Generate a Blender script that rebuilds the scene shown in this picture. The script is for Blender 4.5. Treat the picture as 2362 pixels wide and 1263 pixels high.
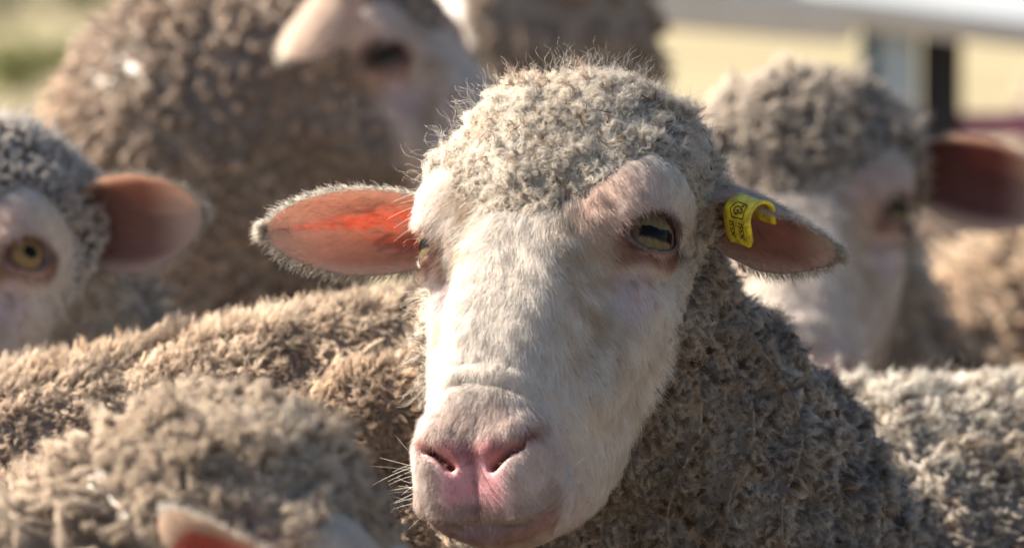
import bpy, math, os
import numpy as np
from mathutils import Matrix, Vector, kdtree

# ------------------------------------------------------------------ camera, sky, sun, exposure
for o in list(bpy.data.objects):
    bpy.data.objects.remove(o)
SC = bpy.context.scene
COL = SC.collection
rng = np.random.default_rng(11)
rad = math.radians

S, D0, PITCH, CZ = 0.00023, 3.0, rad(4.0), 1.009      # metres per photo pixel at the focus distance
CAM = np.array([0.0, 0.0, CZ])
RIGHT = np.array([1.0, 0, 0])
FWD = np.array([0, math.cos(PITCH), -math.sin(PITCH)])
UP = np.array([0, math.sin(PITCH), math.cos(PITCH)])

cam_d = bpy.data.cameras.new('camera')
cam = bpy.data.objects.new('camera', cam_d)
COL.objects.link(cam)
cam.location = CAM
cam.rotation_euler = (math.pi / 2 - PITCH, 0, 0)
cam_d.sensor_width = 36.0
cam_d.lens = 36.0 * D0 / (2362 * S)
cam_d.clip_start = 0.1
cam_d.clip_end = 3000
cam_d.dof.use_dof = True
cam_d.dof.focus_distance = 3.02
cam_d.dof.aperture_fstop = cam_d.lens / 28.0
SC.camera = cam

TO_SUN = Vector((-0.77, 0.15, 0.64)).normalized()
world = bpy.data.worlds.new('World')
SC.world = world
world.use_nodes = True
wn = world.node_tree
sky = wn.nodes.new('ShaderNodeTexSky')
sky.sky_type = 'NISHITA'
sky.sun_disc = False
sky.sun_elevation = math.asin(TO_SUN.z)
sky.sun_rotation = math.atan2(TO_SUN.x, TO_SUN.y)
sky.altitude = 200
wn.links.new(sky.outputs[0], wn.nodes['Background'].inputs[0])
wn.nodes['Background'].inputs[1].default_value = 0.052

sun_d = bpy.data.lights.new('sun', 'SUN')
sun_d.energy = 5.0
sun_d.angle = rad(0.6)
sun_d.color = (1.0, 0.90, 0.76)
sun = bpy.data.objects.new('sun', sun_d)
COL.objects.link(sun)
sun.location = (-8, 4, 8)
sun.rotation_euler = TO_SUN.to_track_quat('Z', 'Y').to_euler()

SC.view_settings.view_transform = 'Standard'
SC.view_settings.look = 'None'
SC.view_settings.exposure = 1.62
SC.view_settings.gamma = 1.0
SC.cycles.use_denoising = True
SC.cycles.max_bounces = 10
SC.cycles.diffuse_bounces = 6
SC.cycles.transmission_bounces = 6
SC.cycles.transparent_max_bounces = 8

HAIR = float(os.environ.get('HAIR', '1'))     # share of the strands grown


def P(px, py, d):
    """Photo pixel at a distance along the view axis -> world point."""
    k = S * d / D0
    return CAM + FWD * d + RIGHT * ((px - 1181) * k) + UP * ((631.5 - py) * k)


def V(r, u, t):
    """Direction given as right, up, towards the camera."""
    v = RIGHT * r + UP * u - FWD * t
    return v / np.linalg.norm(v)


# ------------------------------------------------------------------ small maths
def nrm(v):
    return v / np.maximum(np.linalg.norm(v, axis=-1, keepdims=True), 1e-9)


def hash3(i, j, k, seed):
    n = (i * 374761393 + j * 668265263 + k * 1274126177 + seed * 974634777) & 0xFFFFFFFF
    n = ((n ^ (n >> 13)) * 1274126177) & 0xFFFFFFFF
    return ((n ^ (n >> 16)) & 0xFFFF) / 65535.0


def noise(p, f, seed=0):
    """Smooth value noise in [0, 1]."""
    q = np.asarray(p, dtype=np.float64) * f
    i = np.floor(q).astype(np.int64)
    w = q - i
    w = w * w * (3 - 2 * w)
    r = 0
    for a in (0, 1):
        for b in (0, 1):
            for c in (0, 1):
                wt = (w[..., 0] if a else 1 - w[..., 0]) * (w[..., 1] if b else 1 - w[..., 1]) * (w[..., 2] if c else 1 - w[..., 2])
                r = r + wt * hash3(i[..., 0] + a, i[..., 1] + b, i[..., 2] + c, seed)
    return r


def fbm(p, f, seed=0, n=3):
    r, a, s = 0, 0.5, 0
    for k in range(n):
        r = r + a * noise(p, f * 2 ** k, seed + k)
        s += a
        a *= 0.55
    return r / s


def sstep(a, b, x):
    t = np.clip((x - a) / (b - a), 0, 1)
    return t * t * (3 - 2 * t)


def mix(a, b, t):
    return a * (1 - t) + b * t


def smin(a, b, k):
    h = np.clip(0.5 + 0.5 * (b - a) / k, 0, 1)
    return b * (1 - h) + a * h - k * h * (1 - h)


def smax(a, b, k):
    return -smin(-a, -b, k)


def g(x, s):
    return np.exp(-(x / s) ** 2)


def seg(x, y, z, a, b):
    """Distance to a segment and the parameter along it."""
    d = [b[i] - a[i] for i in range(3)]
    L = sum(c * c for c in d)
    t = np.clip(((x - a[0]) * d[0] + (y - a[1]) * d[1] + (z - a[2]) * d[2]) / L, 0, 1)
    return np.sqrt((x - a[0] - t * d[0]) ** 2 + (y - a[1] - t * d[1]) ** 2 + (z - a[2] - t * d[2]) ** 2), t


def cone(x, y, z, a, b, ra, rb):
    d, t = seg(x, y, z, a, b)
    return d - (ra + (rb - ra) * t)


def ell(x, y, z, c, r):
    k = np.sqrt(((x - c[0]) / r[0]) ** 2 + ((y - c[1]) / r[1]) ** 2 + ((z - c[2]) / r[2]) ** 2)
    return (k - 1) * min(r)


YY = np.linspace(-20, 13, 700)


def tab(pts):
    v = np.interp(YY, [p[0] for p in pts], [p[1] for p in pts])
    k = np.exp(-(np.arange(-30, 31) * (YY[1] - YY[0]) / 0.45) ** 2)
    return np.convolve(np.pad(v, 30, 'edge'), k / k.sum(), 'valid')


# dorsal line, throat line, half width along the face (centimetres, y runs from muzzle to poll)
ZT = tab([(-18.6, -2.4), (-18.1, -1.7), (-17.2, -0.4), (-16.2, 0.7), (-15, 1.6), (-13.5, 2.1), (-12, 2.5), (-9, 2.9), (-6, 3.0), (-3, 3.0), (0, 3.1), (3, 3.7), (6, 3.9), (8.5, 2.9), (11.2, -1)])
ZB = tab([(-18.6, -2.4), (-18.1, -3.3), (-17.2, -4.6), (-16.2, -5.8), (-14.5, -7.4), (-12, -9.4), (-9, -11.0), (-6, -12.2), (-3, -12.8), (0, -13), (3, -12.5), (6, -11.5), (8.5, -9.5), (10.5, -6)])
WW = tab([(-18.6, 0.3), (-18.1, 2.2), (-17.2, 3.2), (-16, 3.55), (-14.5, 3.55), (-12, 3.85), (-9, 4.45), (-6, 5.0), (-3, 5.6), (0, 6.2), (3, 6.6), (6, 6.8), (8.5, 6.3), (11.0, 2.6)])
EYE_C, EYE_R = (5.5, -0.05, -0.35), 1.85
GAZE = nrm(np.array([0.82, -0.12, 0.56]))
GR = nrm(np.cross(np.array([0, 1.0, 0.35]), GAZE))       # towards the back of the head, along the slit
GU = np.cross(GAZE, GR)


def head_sdf(x, y, z):
    """Signed distance (cm) to a sheep's head; x to its left, y to the poll, z out of the face."""
    xs = x
    x = np.abs(x)
    zt, zb, w = np.interp(y, YY, ZT), np.interp(y, YY, ZB), np.interp(y, YY, WW)
    h = (zt - zb) / 2
    zz = (z - (zt + zb) / 2) / np.maximum(h, 0.05)
    # roof of the nose narrower than the cheeks
    nar = 1 - 0.24 * sstep(0.25, 1.0, zz) * sstep(-15, -9, y) * sstep(4, -2, y) - 0.10 * sstep(-0.2, -1, zz)
    ex = 2.4 + 1.3 * sstep(-14.5, -10, y) * sstep(1.5, -3, y) * sstep(-0.3, 0.3, zz)
    r = ((x / (w * nar)) ** ex + np.abs(zz) ** ex) ** (1 / ex)
    f = (r - 1) * np.minimum(w, h) * 0.9
    f = smax(f, np.abs(y + 4.0) - 15.2, 0.8)
    # brow over each eye, socket, cheek bone, chewing muscle, jaw corner
    f = smin(f, ell(x, y, z, (5.05, 1.1, 0.7), (2.35, 2.8, 2.1)), 1.7)
    f = smin(f, ell(x, y, z, (5.4, 3.6, -0.6), (2.0, 2.4, 2.2)), 1.6)
    f = smin(f, cone(x, y, z, (5.2, -2.8, -2.3), (3.9, -9.0, -2.4), 1.25, 1.0), 1.6)
    f = smin(f, ell(x, y, z, (4.1, -1.5, -6.5), (2.7, 5.0, 4.6)), 1.5)
    f = f + 0.30 * np.exp(-((x - 4.4) / 1.2) ** 2 - ((y + 3.6) / 1.6) ** 2 - ((z - 1.2) / 1.6) ** 2)
    f = f + 0.12 * np.exp(-((x - 3.9) / 1.0) ** 2 - ((y + 8) / 3.0) ** 2 - ((z - 0.2) / 1.2) ** 2)
    # upper lip pads, chin
    f = smin(f, ell(x, y, z, (1.85, -15.7, -1.25), (2.0, 2.1, 1.65)), 1.2)
    f = smin(f, ell(x, y, z, (2.1, -14.4, 0.35), (1.4, 1.8, 1.25)), 1.2)
    f = smin(f, ell(x, y, z, (0, -15.6, -4.2), (2.5, 2.0, 1.7)), 1.0)
    f = smin(f, np.where(xs < 0, 0, 3.0) + ell(x, y, z, (5.9, -3.0, -5.6), (2.0, 4.6, 2.6)), 1.2)
    # eye: rounded lids with an almond opening
    dx, dy, dz = x - EYE_C[0], y - EYE_C[1], z - EYE_C[2]
    dist = np.sqrt(dx * dx + dy * dy + dz * dz)
    f = f + 0.14 * g(dist - 2.75, 0.55) * sstep(0.2, 1.0, dx * GAZE[0] + dy * GAZE[1] + dz * GAZE[2])
    f = smin(f, dist - EYE_R * 1.10, 0.55)
    q = almond(dx, dy, dz)
    f = smax(f, -np.maximum(q, 0.9 - dist), 0.10)
    # mouth line, groove between the lip pads, nostrils
    zm = np.interp(y, [-18.4, -17.4, -16.0, -14.0, -13.0], [-1.75, -1.85, -2.3, -2.75, -2.5])
    f = f + 0.42 * g(z - zm, 0.20) * sstep(-13.2, -14.3, y)
    f = f - 0.16 * g(z - zm - 0.55, 0.35) * sstep(-13.6, -15, y)
    f = f + 0.30 * g(x, 0.16) * sstep(-15.3, -16.2, y) * sstep(-2.7, -2.0, z)
    d1, d2 = nostril(x, y)
    mz = sstep(-1.6, -0.6, z)
    f = f + (0.95 * g(d1, 0.25) + 0.16 * g(d2, 0.25)) * mz * np.where(xs < 0, 0.7, 1.0)
    f = f - 0.28 * g(seg(x, y, z, (1.0, -15.2, 1.3), (2.2, -14.3, 1.7))[0], 0.45)
    # folded skin across the nose
    yf = y + 0.10 * x + 0.04 * xs
    m = sstep(3.0, 1.4, x) * sstep(1.0, 1.9, z)
    f = f - (0.13 * g(yf + 11.2, 0.38) - 0.18 * g(yf + 11.75, 0.17) - 0.04 * g(yf + 10.4, 0.25)) * m
    f = f + 0.16 * g(seg(x, y, z, (5.9, -1.9, 1.0), (4.7, -4.6, 0.6))[0], 0.28)
    # loose bag under the eye
    f = f - 0.12 * np.exp(-((x - 6.3) / 1.5) ** 2 - ((y + 2.4) / 0.9) ** 2 - ((z + 1.8) / 1.5) ** 2)
    return f


def nostril(x, y):
    """Distance to the slanted slit of the nostril, seen along the face normal."""
    return seg(x, y, 0 * x, (1.25, -16.1, 0), (2.6, -15.2, 0))[0], seg(x, y, 0 * x, (2.6, -15.2, 0), (3.1, -14.3, 0))[0]


def almond(dx, dy, dz):
    a = dx * GAZE[0] + dy * GAZE[1] + dz * GAZE[2]
    b = dx * GR[0] + dy * GR[1] + dz * GR[2]
    c = dx * GU[0] + dy * GU[1] + dz * GU[2]
    c = c - 0.10 * b
    hb = b / 1.60
    hc = np.where(c > 0, c / 1.02, c / 1.0)
    q = (np.sqrt(hb * hb + hc * hc + 1e-6) - 1) * 0.9
    return np.where(a > 0.2, q, 1.0)


# ------------------------------------------------------------------ polygonising a distance field
def surface_nets(vals, gx, gy, gz):
    nx, ny, nz = vals.shape
    neg = vals < 0
    c = np.zeros((nx - 1, ny - 1, nz - 1), np.int8)
    for a in (0, 1):
        for b in (0, 1):
            for d in (0, 1):
                c += neg[a:nx - 1 + a, b:ny - 1 + b, d:nz - 1 + d]
    act = np.argwhere((c > 0) & (c < 8))
    idx = np.full(c.shape, -1, np.int32)
    idx[act[:, 0], act[:, 1], act[:, 2]] = np.arange(len(act))
    I, J, K = act.T
    off = [(a, b, d) for a in (0, 1) for b in (0, 1) for d in (0, 1)]
    cv = np.stack([vals[I + a, J + b, K + d] for a, b, d in off], 1)
    acc = np.zeros((len(act), 3))
    cnt = np.zeros(len(act))
    for p in range(8):
        for q in range(p + 1, 8):
            if sum(abs(off[p][i] - off[q][i]) for i in range(3)) != 1:
                continue
            m = (cv[:, p] < 0) != (cv[:, q] < 0)
            t = np.where(m, cv[:, p] / np.where(m, cv[:, p] - cv[:, q], 1), 0)
            pos = np.array(off[p]) + t[:, None] * (np.array(off[q]) - np.array(off[p]))
            acc += pos * m[:, None]
            cnt += m
    acc /= cnt[:, None]
    v = np.empty_like(acc)
    for ax, (gr, ii) in enumerate(((gx, I), (gy, J), (gz, K))):
        v[:, ax] = gr[ii] + acc[:, ax] * (gr[ii + 1] - gr[ii])
    quads = []
    for ax in range(3):
        sl = [slice(None)] * 3
        sl2 = [slice(None)] * 3
        sl[ax], sl2[ax] = slice(0, -1), slice(1, None)
        s = neg[tuple(sl)] != neg[tuple(sl2)]
        e = np.argwhere(s)
        o1, o2 = [i for i in range(3) if i != ax]
        e = e[(e[:, o1] > 0) & (e[:, o2] > 0) & (e[:, o1] < vals.shape[o1] - 1) & (e[:, o2] < vals.shape[o2] - 1)]
        d1 = np.zeros(3, int); d1[o1] = 1
        d2 = np.zeros(3, int); d2[o2] = 1
        qd = np.stack([idx[tuple((e - d1 - d2).T)], idx[tuple((e - d2).T)], idx[tuple(e.T)], idx[tuple((e - d1).T)]], 1)
        fl = neg[tuple(e.T)]
        if ax == 1:
            fl = ~fl
        qd[~fl] = qd[~fl][:, ::-1]
        quads.append(qd)
    q = np.concatenate(quads)
    return v, q[(q >= 0).all(1)]


def sparse_field(fn, gx, gy, gz, st=4):
    """Evaluate fn on a rectilinear grid only in the blocks its surface can cross."""
    grids = (gx, gy, gz)
    nb = [-(-len(a) // st) for a in grids]
    lo = [a[np.arange(n) * st] for a, n in zip(grids, nb)]
    hi = [a[np.minimum(np.arange(n) * st + st, len(a) - 1)] for a, n in zip(grids, nb)]
    c = np.meshgrid(*[(l + h) / 2 for l, h in zip(lo, hi)], indexing='ij')
    half = np.sqrt(sum(e ** 2 for e in np.meshgrid(*[(h - l) / 2 for l, h in zip(lo, hi)], indexing='ij')))
    fc = fn(*[a.ravel() for a in c]).reshape(nb)
    full = np.repeat(np.repeat(np.repeat(fc.astype(np.float32), st, 0), st, 1), st, 2)[:len(gx), :len(gy), :len(gz)].copy()
    fl = np.argwhere(np.abs(fc) < half * 1.5 + 0.008)
    o = np.stack(np.meshgrid(*[np.arange(st)] * 3, indexing='ij'), -1).reshape(-1, 3)
    n = (fl[:, None] * st + o[None]).reshape(-1, 3)
    n = n[(n[:, 0] < len(gx)) & (n[:, 1] < len(gy)) & (n[:, 2] < len(gz))]
    full[n[:, 0], n[:, 1], n[:, 2]] = fn(gx[n[:, 0]], gy[n[:, 1]], gz[n[:, 2]])
    return full


def make_mesh(name, v, faces, mat, parent=None, smooth=True, colors=None):
    me = bpy.data.meshes.new(name)
    me.from_pydata(np.asarray(v).tolist(), [], np.asarray(faces).tolist() if isinstance(faces, np.ndarray) else faces)
    me.validate()
    me.update()
    if smooth:
        me.polygons.foreach_set('use_smooth', np.ones(len(me.polygons), bool))
    if colors is not None:
        a = me.color_attributes.new('tint', 'FLOAT_COLOR', 'POINT')
        a.data.foreach_set('color', np.concatenate([colors, np.ones((len(colors), 1))], 1).astype(np.float32).ravel())
    me.materials.append(mat)
    o = bpy.data.objects.new(name, me)
    COL.objects.link(o)
    if parent is not None:
        o.parent = parent
        o.matrix_parent_inverse = parent.matrix_world.inverted()
    return o


def tag(o, label, cat, group=None, kind=None):
    o['label'] = label
    o['category'] = cat
    if group:
        o['group'] = group
    if kind:
        o['kind'] = kind


# ------------------------------------------------------------------ materials
def new_mat(name):
    m = bpy.data.materials.new(name)
    m.use_nodes = True
    nt = m.node_tree
    return m, nt, nt.nodes['Principled BSDF'], nt.nodes['Material Output']


def mat_plain(name, col, rough=0.6, noise_scale=None, col2=None, bump=0.0, metal=0.0):
    m, nt, b, out = new_mat(name)
    b.inputs['Base Color'].default_value = (*col, 1)
    b.inputs['Roughness'].default_value = rough
    b.inputs['Metallic'].default_value = metal
    if noise_scale:
        tc = nt.nodes.new('ShaderNodeTexCoord')
        nz = nt.nodes.new('ShaderNodeTexNoise')
        nz.inputs['Scale'].default_value = noise_scale
        nz.inputs['Detail'].default_value = 6
        nt.links.new(tc.outputs['Object'], nz.inputs['Vector'])
        rp = nt.nodes.new('ShaderNodeValToRGB')
        rp.color_ramp.elements[0].position, rp.color_ramp.elements[1].position = 0.35, 0.65
        rp.color_ramp.elements[0].color = (*col, 1)
        rp.color_ramp.elements[1].color = (*(col2 or col), 1)
        nt.links.new(nz.outputs['Fac'], rp.inputs['Fac'])
        nt.links.new(rp.outputs['Color'], b.inputs['Base Color'])
        if bump:
            bp = nt.nodes.new('ShaderNodeBump')
            bp.inputs['Strength'].default_value = bump
            bp.inputs['Distance'].default_value = 0.01
            nt.links.new(nz.outputs['Fac'], bp.inputs['Height'])
            nt.links.new(bp.outputs['Normal'], b.inputs['Normal'])
    return m


def mat_skin():
    m, nt, b, out = new_mat('sheep_skin')
    at = nt.nodes.new('ShaderNodeAttribute')
    at.attribute_name = 'tint'
    b.inputs['Roughness'].default_value = 0.36
    b.inputs['Subsurface Weight'].default_value = 0.0
    b.inputs['Subsurface Radius'].default_value = (0.006, 0.003, 0.002)
    b.inputs['Subsurface Scale'].default_value = 0.5
    tc = nt.nodes.new('ShaderNodeTexCoord')
    nz = nt.nodes.new('ShaderNodeTexNoise')
    nz.inputs['Scale'].default_value = 900
    nz.inputs['Detail'].default_value = 4
    bp = nt.nodes.new('ShaderNodeBump')
    bp.inputs['Strength'].default_value = 0.35
    bp.inputs['Distance'].default_value = 0.0006
    nt.links.new(tc.outputs['Object'], nz.inputs['Vector'])
    nt.links.new(nz.outputs['Fac'], bp.inputs['Height'])
    nt.links.new(bp.outputs['Normal'], b.inputs['Normal'])
    nt.links.new(at.outputs['Color'], b.inputs['Base Color'])
    return m


def mat_strand(name, trans, root_shade=0.6, blend=0.75):
    """Fibre: tinted diffuse shaded with the normal of the coat it lies in, plus light passing through."""
    m, nt, b, out = new_mat(name)
    nt.nodes.remove(b)
    at = nt.nodes.new('ShaderNodeAttribute')
    at.attribute_name = 'tint'
    sn = nt.nodes.new('ShaderNodeAttribute')
    sn.attribute_name = 'coat'
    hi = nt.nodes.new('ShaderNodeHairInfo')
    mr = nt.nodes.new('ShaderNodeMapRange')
    mr.inputs['To Min'].default_value = root_shade  # darker towards the root: shade between staples put into the fibre colour
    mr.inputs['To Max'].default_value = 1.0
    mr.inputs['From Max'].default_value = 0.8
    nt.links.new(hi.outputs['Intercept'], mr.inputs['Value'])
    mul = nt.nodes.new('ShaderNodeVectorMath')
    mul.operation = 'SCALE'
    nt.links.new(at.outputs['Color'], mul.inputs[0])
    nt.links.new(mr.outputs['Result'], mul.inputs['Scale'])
    df = nt.nodes.new('ShaderNodeBsdfDiffuse')
    nt.links.new(mul.outputs[0], df.inputs['Color'])
    nt.links.new(sn.outputs['Vector'], df.inputs['Normal'])
    d2 = nt.nodes.new('ShaderNodeBsdfDiffuse')
    nt.links.new(mul.outputs[0], d2.inputs['Color'])
    m1 = nt.nodes.new('ShaderNodeMixShader')
    m1.inputs[0].default_value = blend
    nt.links.new(d2.outputs[0], m1.inputs[1])
    nt.links.new(df.outputs[0], m1.inputs[2])
    tr = nt.nodes.new('ShaderNodeBsdfTranslucent')
    nt.links.new(mul.outputs[0], tr.inputs['Color'])
    mx = nt.nodes.new('ShaderNodeMixShader')
    mx.inputs[0].default_value = trans
    nt.links.new(m1.outputs[0], mx.inputs[1])
    nt.links.new(tr.outputs[0], mx.inputs[2])
    nt.links.new(mx.outputs[0], out.inputs['Surface'])
    return m


def mat_ear(name, inner, glow, red):
    """Thin skin: the sun shines through it; raddle marker on the inside where red is set."""
    m, nt, b, out = new_mat(name)
    at = nt.nodes.new('ShaderNodeAttribute')
    at.attribute_name = 'tint'
    nt.links.new(at.outputs['Color'], b.inputs['Base Color'])
    b.inputs['Roughness'].default_value = 0.55
    tg = nt.nodes.new('ShaderNodeAttribute')
    tg.attribute_name = 'through'
    tr = nt.nodes.new('ShaderNodeBsdfTranslucent')
    nt.links.new(tg.outputs['Color'], tr.inputs['Color'])
    mx = nt.nodes.new('ShaderNodeMixShader')
    mx.inputs[0].default_value = glow
    nt.links.new(b.outputs[0], mx.inputs[1])
    nt.links.new(tr.outputs[0], mx.inputs[2])
    nt.links.new(mx.outputs[0], out.inputs['Surface'])
    return m


def mat_eye():
    m, nt, b, out = new_mat('eye_ball')
    at = nt.nodes.new('ShaderNodeAttribute')
    at.attribute_name = 'tint'
    nt.links.new(at.outputs['Color'], b.inputs['Base Color'])
    b.inputs['Roughness'].default_value = 0.08
    b.inputs['Specular IOR Level'].default_value = 0.08
    b.inputs['Coat Weight'].default_value = 0.0
    b.inputs['Coat Roughness'].default_value = 0.02
    return m


M_SKIN = mat_skin()
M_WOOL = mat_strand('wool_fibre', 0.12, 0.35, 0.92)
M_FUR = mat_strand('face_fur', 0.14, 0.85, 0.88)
M_EAR = mat_ear('ear_skin', None, 0.60, None)
M_EYE = mat_eye()


# ------------------------------------------------------------------ colours of the sheep (pigment, dirt and painted nostril shade)
def face_tint(p):
    """Pigment of skin and fur, with painted nostril shade, at head coordinates (cm)."""
    x, y, z = np.abs(p[:, 0]), p[:, 1], p[:, 2]
    n1 = fbm(p, 0.35, 3)
    n2 = fbm(p, 1.1, 9)
    c = np.tile(np.array([0.86, 0.79, 0.72]), (len(p), 1))

    def lay(col, a):
        nonlocal c
        a = np.clip(a, 0, 1)[:, None]
        c = c * (1 - a) + np.array(col) * a
    # tan stain between brow and cheek and along the side of the nose
    lay((0.56, 0.43, 0.30), 0.75 * sstep(0.38, 0.66, n1 * 0.55 + n2 * 0.45) * sstep(1.0, 3.2, x) * sstep(-11, -6, y) * sstep(3, 0, y) * sstep(6.3, 5.0, x))
    lay((0.60, 0.45, 0.28), 0.5 * sstep(-1.5, 0.5, y) * sstep(3.5, 1.0, y) * sstep(2.0, 3.5, x) * sstep(5.6, 4.2, x) * sstep(0.35, 0.6, n2))
    # pink round the eye and brow, mauve white under it
    de = np.sqrt((x - 6.4) ** 2 + (y - 0.2) ** 2 + (z - 0.6) ** 2)
    lay((0.74, 0.56, 0.50), np.where(p[:, 0] > 0, 0.75, 0.15) * sstep(3.4, 1.4, np.sqrt((x - 4.9) ** 2 + (y - 0.6) ** 2 + (z - 1.9) ** 2)))
    lay((0.80, 0.68, 0.70), 0.75 * sstep(2.2, 0.8, np.sqrt((x - 5.6) ** 2 + ((y + 3.0) / 1.3) ** 2 + (z + 0.2) ** 2)))
    q = almond(x - EYE_C[0], y - EYE_C[1], z - EYE_C[2])
    near = sstep(2.8, 2.4, np.sqrt((x - EYE_C[0]) ** 2 + (y - EYE_C[1]) ** 2 + (z - EYE_C[2]) ** 2))
    lay((0.46, 0.27, 0.21), sstep(0.75, 0.3, q) * near)
    lay((0.09, 0.05, 0.045), sstep(0.42, 0.18, q) * near)
    lay((0.76, 0.60, 0.56), 0.55 * sstep(-11.5, -14.0, y))
    # muzzle: grey pink above the nose, bare pink round the nostrils, brown pink lips
    lay((0.62, 0.49, 0.44), 0.65 * sstep(-11.8, -13.6, y) * sstep(-0.5, 0.8, z) * sstep(2.9, 1.2, x))
    lay((0.68, 0.34, 0.36), 1.0 * sstep(-14.5, -15.5, y) * sstep(-1.3, -0.2, z) * sstep(2.6, 1.2, x))
    lay((0.60, 0.31, 0.33), 0.4 * g(x, 0.7) * sstep(-15.4, -16.2, y) * sstep(-2.3, -1.6, z))
    lay((0.46, 0.32, 0.27), 0.60 * sstep(-15.4, -16.4, y) * sstep(-0.2, -0.9, z) * sstep(-2.5, -1.9, z) * sstep(0.3, 0.6, n2 + 0.15))
    lay((0.52, 0.30, 0.27), 0.7 * sstep(-15.6, -16.5, y) * sstep(-1.8, -2.2, z) * sstep(-4.2, -3.0, z))
    d2 = nostril(x, y)
    d2 = np.minimum(d2[0], d2[1] + 0.12) + 3 * sstep(-0.6, -1.6, z)
    lay((0.45, 0.17, 0.15), 0.8 * sstep(0.6, 0.25, d2))
    lay((0.08, 0.03, 0.03), sstep(0.26, 0.10, d2))  # shade inside the nostril hole, painted into the colour
    # rusty stain at the corner of the nostril and of the eye, small dark flecks
    lay((0.50, 0.28, 0.17), 0.5 * sstep(0.8, 0.2, np.sqrt((x - 3.3) ** 2 + (y + 13.6) ** 2 + (z - 1.1) ** 2)))
    lay((0.50, 0.24, 0.06), 0.8 * sstep(0.6, 0.2, np.sqrt((x - 5.1) ** 2 + (y + 2.4) ** 2 + (z - 0.8) ** 2)))
    lay((0.22, 0.12, 0.09), 0.7 * sstep(0.80, 0.86, noise(p, 2.6, 31)) * sstep(4.0, 5.0, x) * sstep(-5, -3.5, y) * sstep(-0.5, -1.5, y))
    return c


WOOL_LINE = ([-19, -14, -11.3, -8.6, -3.7, 1.0, 3.0, 5.0], [-16, -12.4, -9.6, -6.9, -4.3, -3.2, -2.4, 6.0])


def wool_dist(p):
    """How far (cm) inside the long wool of the head; negative on the short-haired face."""
    x, y, z = np.abs(p[:, 0]), p[:, 1], p[:, 2]
    n = (fbm(p, 0.8, 5) - 0.5) * 1.3
    side = np.interp(y, *WOOL_LINE) + 2.4 * (p[:, 0] < -2) * sstep(-13, -10, y) - z - n
    top = np.minimum(y - (-0.4 + 0.125 * np.minimum(x, 6) ** 2) + n * 1.3, z + 4.5)
    return np.maximum(np.maximum(side, top), y + n - 4.3)


def wool_mask(p):
    return sstep(-0.5, 0.5, wool_dist(p))


# ------------------------------------------------------------------ strands
def sample_mesh(v, tris, w, n):
    a, b, c = v[tris[:, 0]], v[tris[:, 1]], v[tris[:, 2]]
    area = np.linalg.norm(np.cross(b - a, c - a), axis=1) * w
    cs = np.cumsum(area)
    t = np.minimum(np.searchsorted(cs, rng.random(n) * cs[-1]), len(tris) - 1)
    r1, r2 = np.sqrt(rng.random(n)), rng.random(n)
    bc = np.stack([1 - r1, r1 * (1 - r2), r1 * r2], 1)
    return t, bc


def vert_normals(v, quads):
    a, b, c, d = (v[quads[:, i]] for i in range(4))
    fn = np.cross(c - a, d - b)
    n = np.zeros_like(v)
    for i in range(4):
        for k in range(3):
            n[:, k] += np.bincount(quads[:, i], fn[:, k], len(v))
    return nrm(n)


def build_curves(name, pts, radius, tint, mat, parent, coat):
    """pts (n, k, 3), radius (n,) root radius, tint (n, 3)."""
    n, k = pts.shape[:2]
    cu = bpy.data.hair_curves.new(name)
    cu.add_curves([k] * n)
    cu.position_data.foreach_set('vector', pts.astype(np.float32).ravel())
    taper = np.linspace(1, 0.35, k)
    a = cu.attributes.new('radius', 'FLOAT', 'POINT')
    a.data.foreach_set('value', (radius[:, None] * taper[None]).astype(np.float32).ravel())
    t = cu.attributes.new('tint', 'FLOAT_COLOR', 'CURVE')
    t.data.foreach_set('color', np.concatenate([tint, np.ones((n, 1))], 1).astype(np.float32).ravel())
    c = cu.attributes.new('coat', 'FLOAT_VECTOR', 'CURVE')
    c.data.foreach_set('vector', nrm(coat).astype(np.float32).ravel())
    cu.materials.append(mat)
    o = bpy.data.objects.new(name, cu)
    COL.objects.link(o)
    if parent is not None:
        o.parent = parent
        o.matrix_parent_inverse = parent.matrix_world.inverted()
    return o


def nearest(points, centres):
    kd = kdtree.KDTree(len(centres))
    for i, c in enumerate(centres):
        kd.insert(c, i)
    kd.balance()
    f = kd.find
    return np.fromiter((f(p)[1] for p in points.tolist()), np.int64, len(points))


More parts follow.
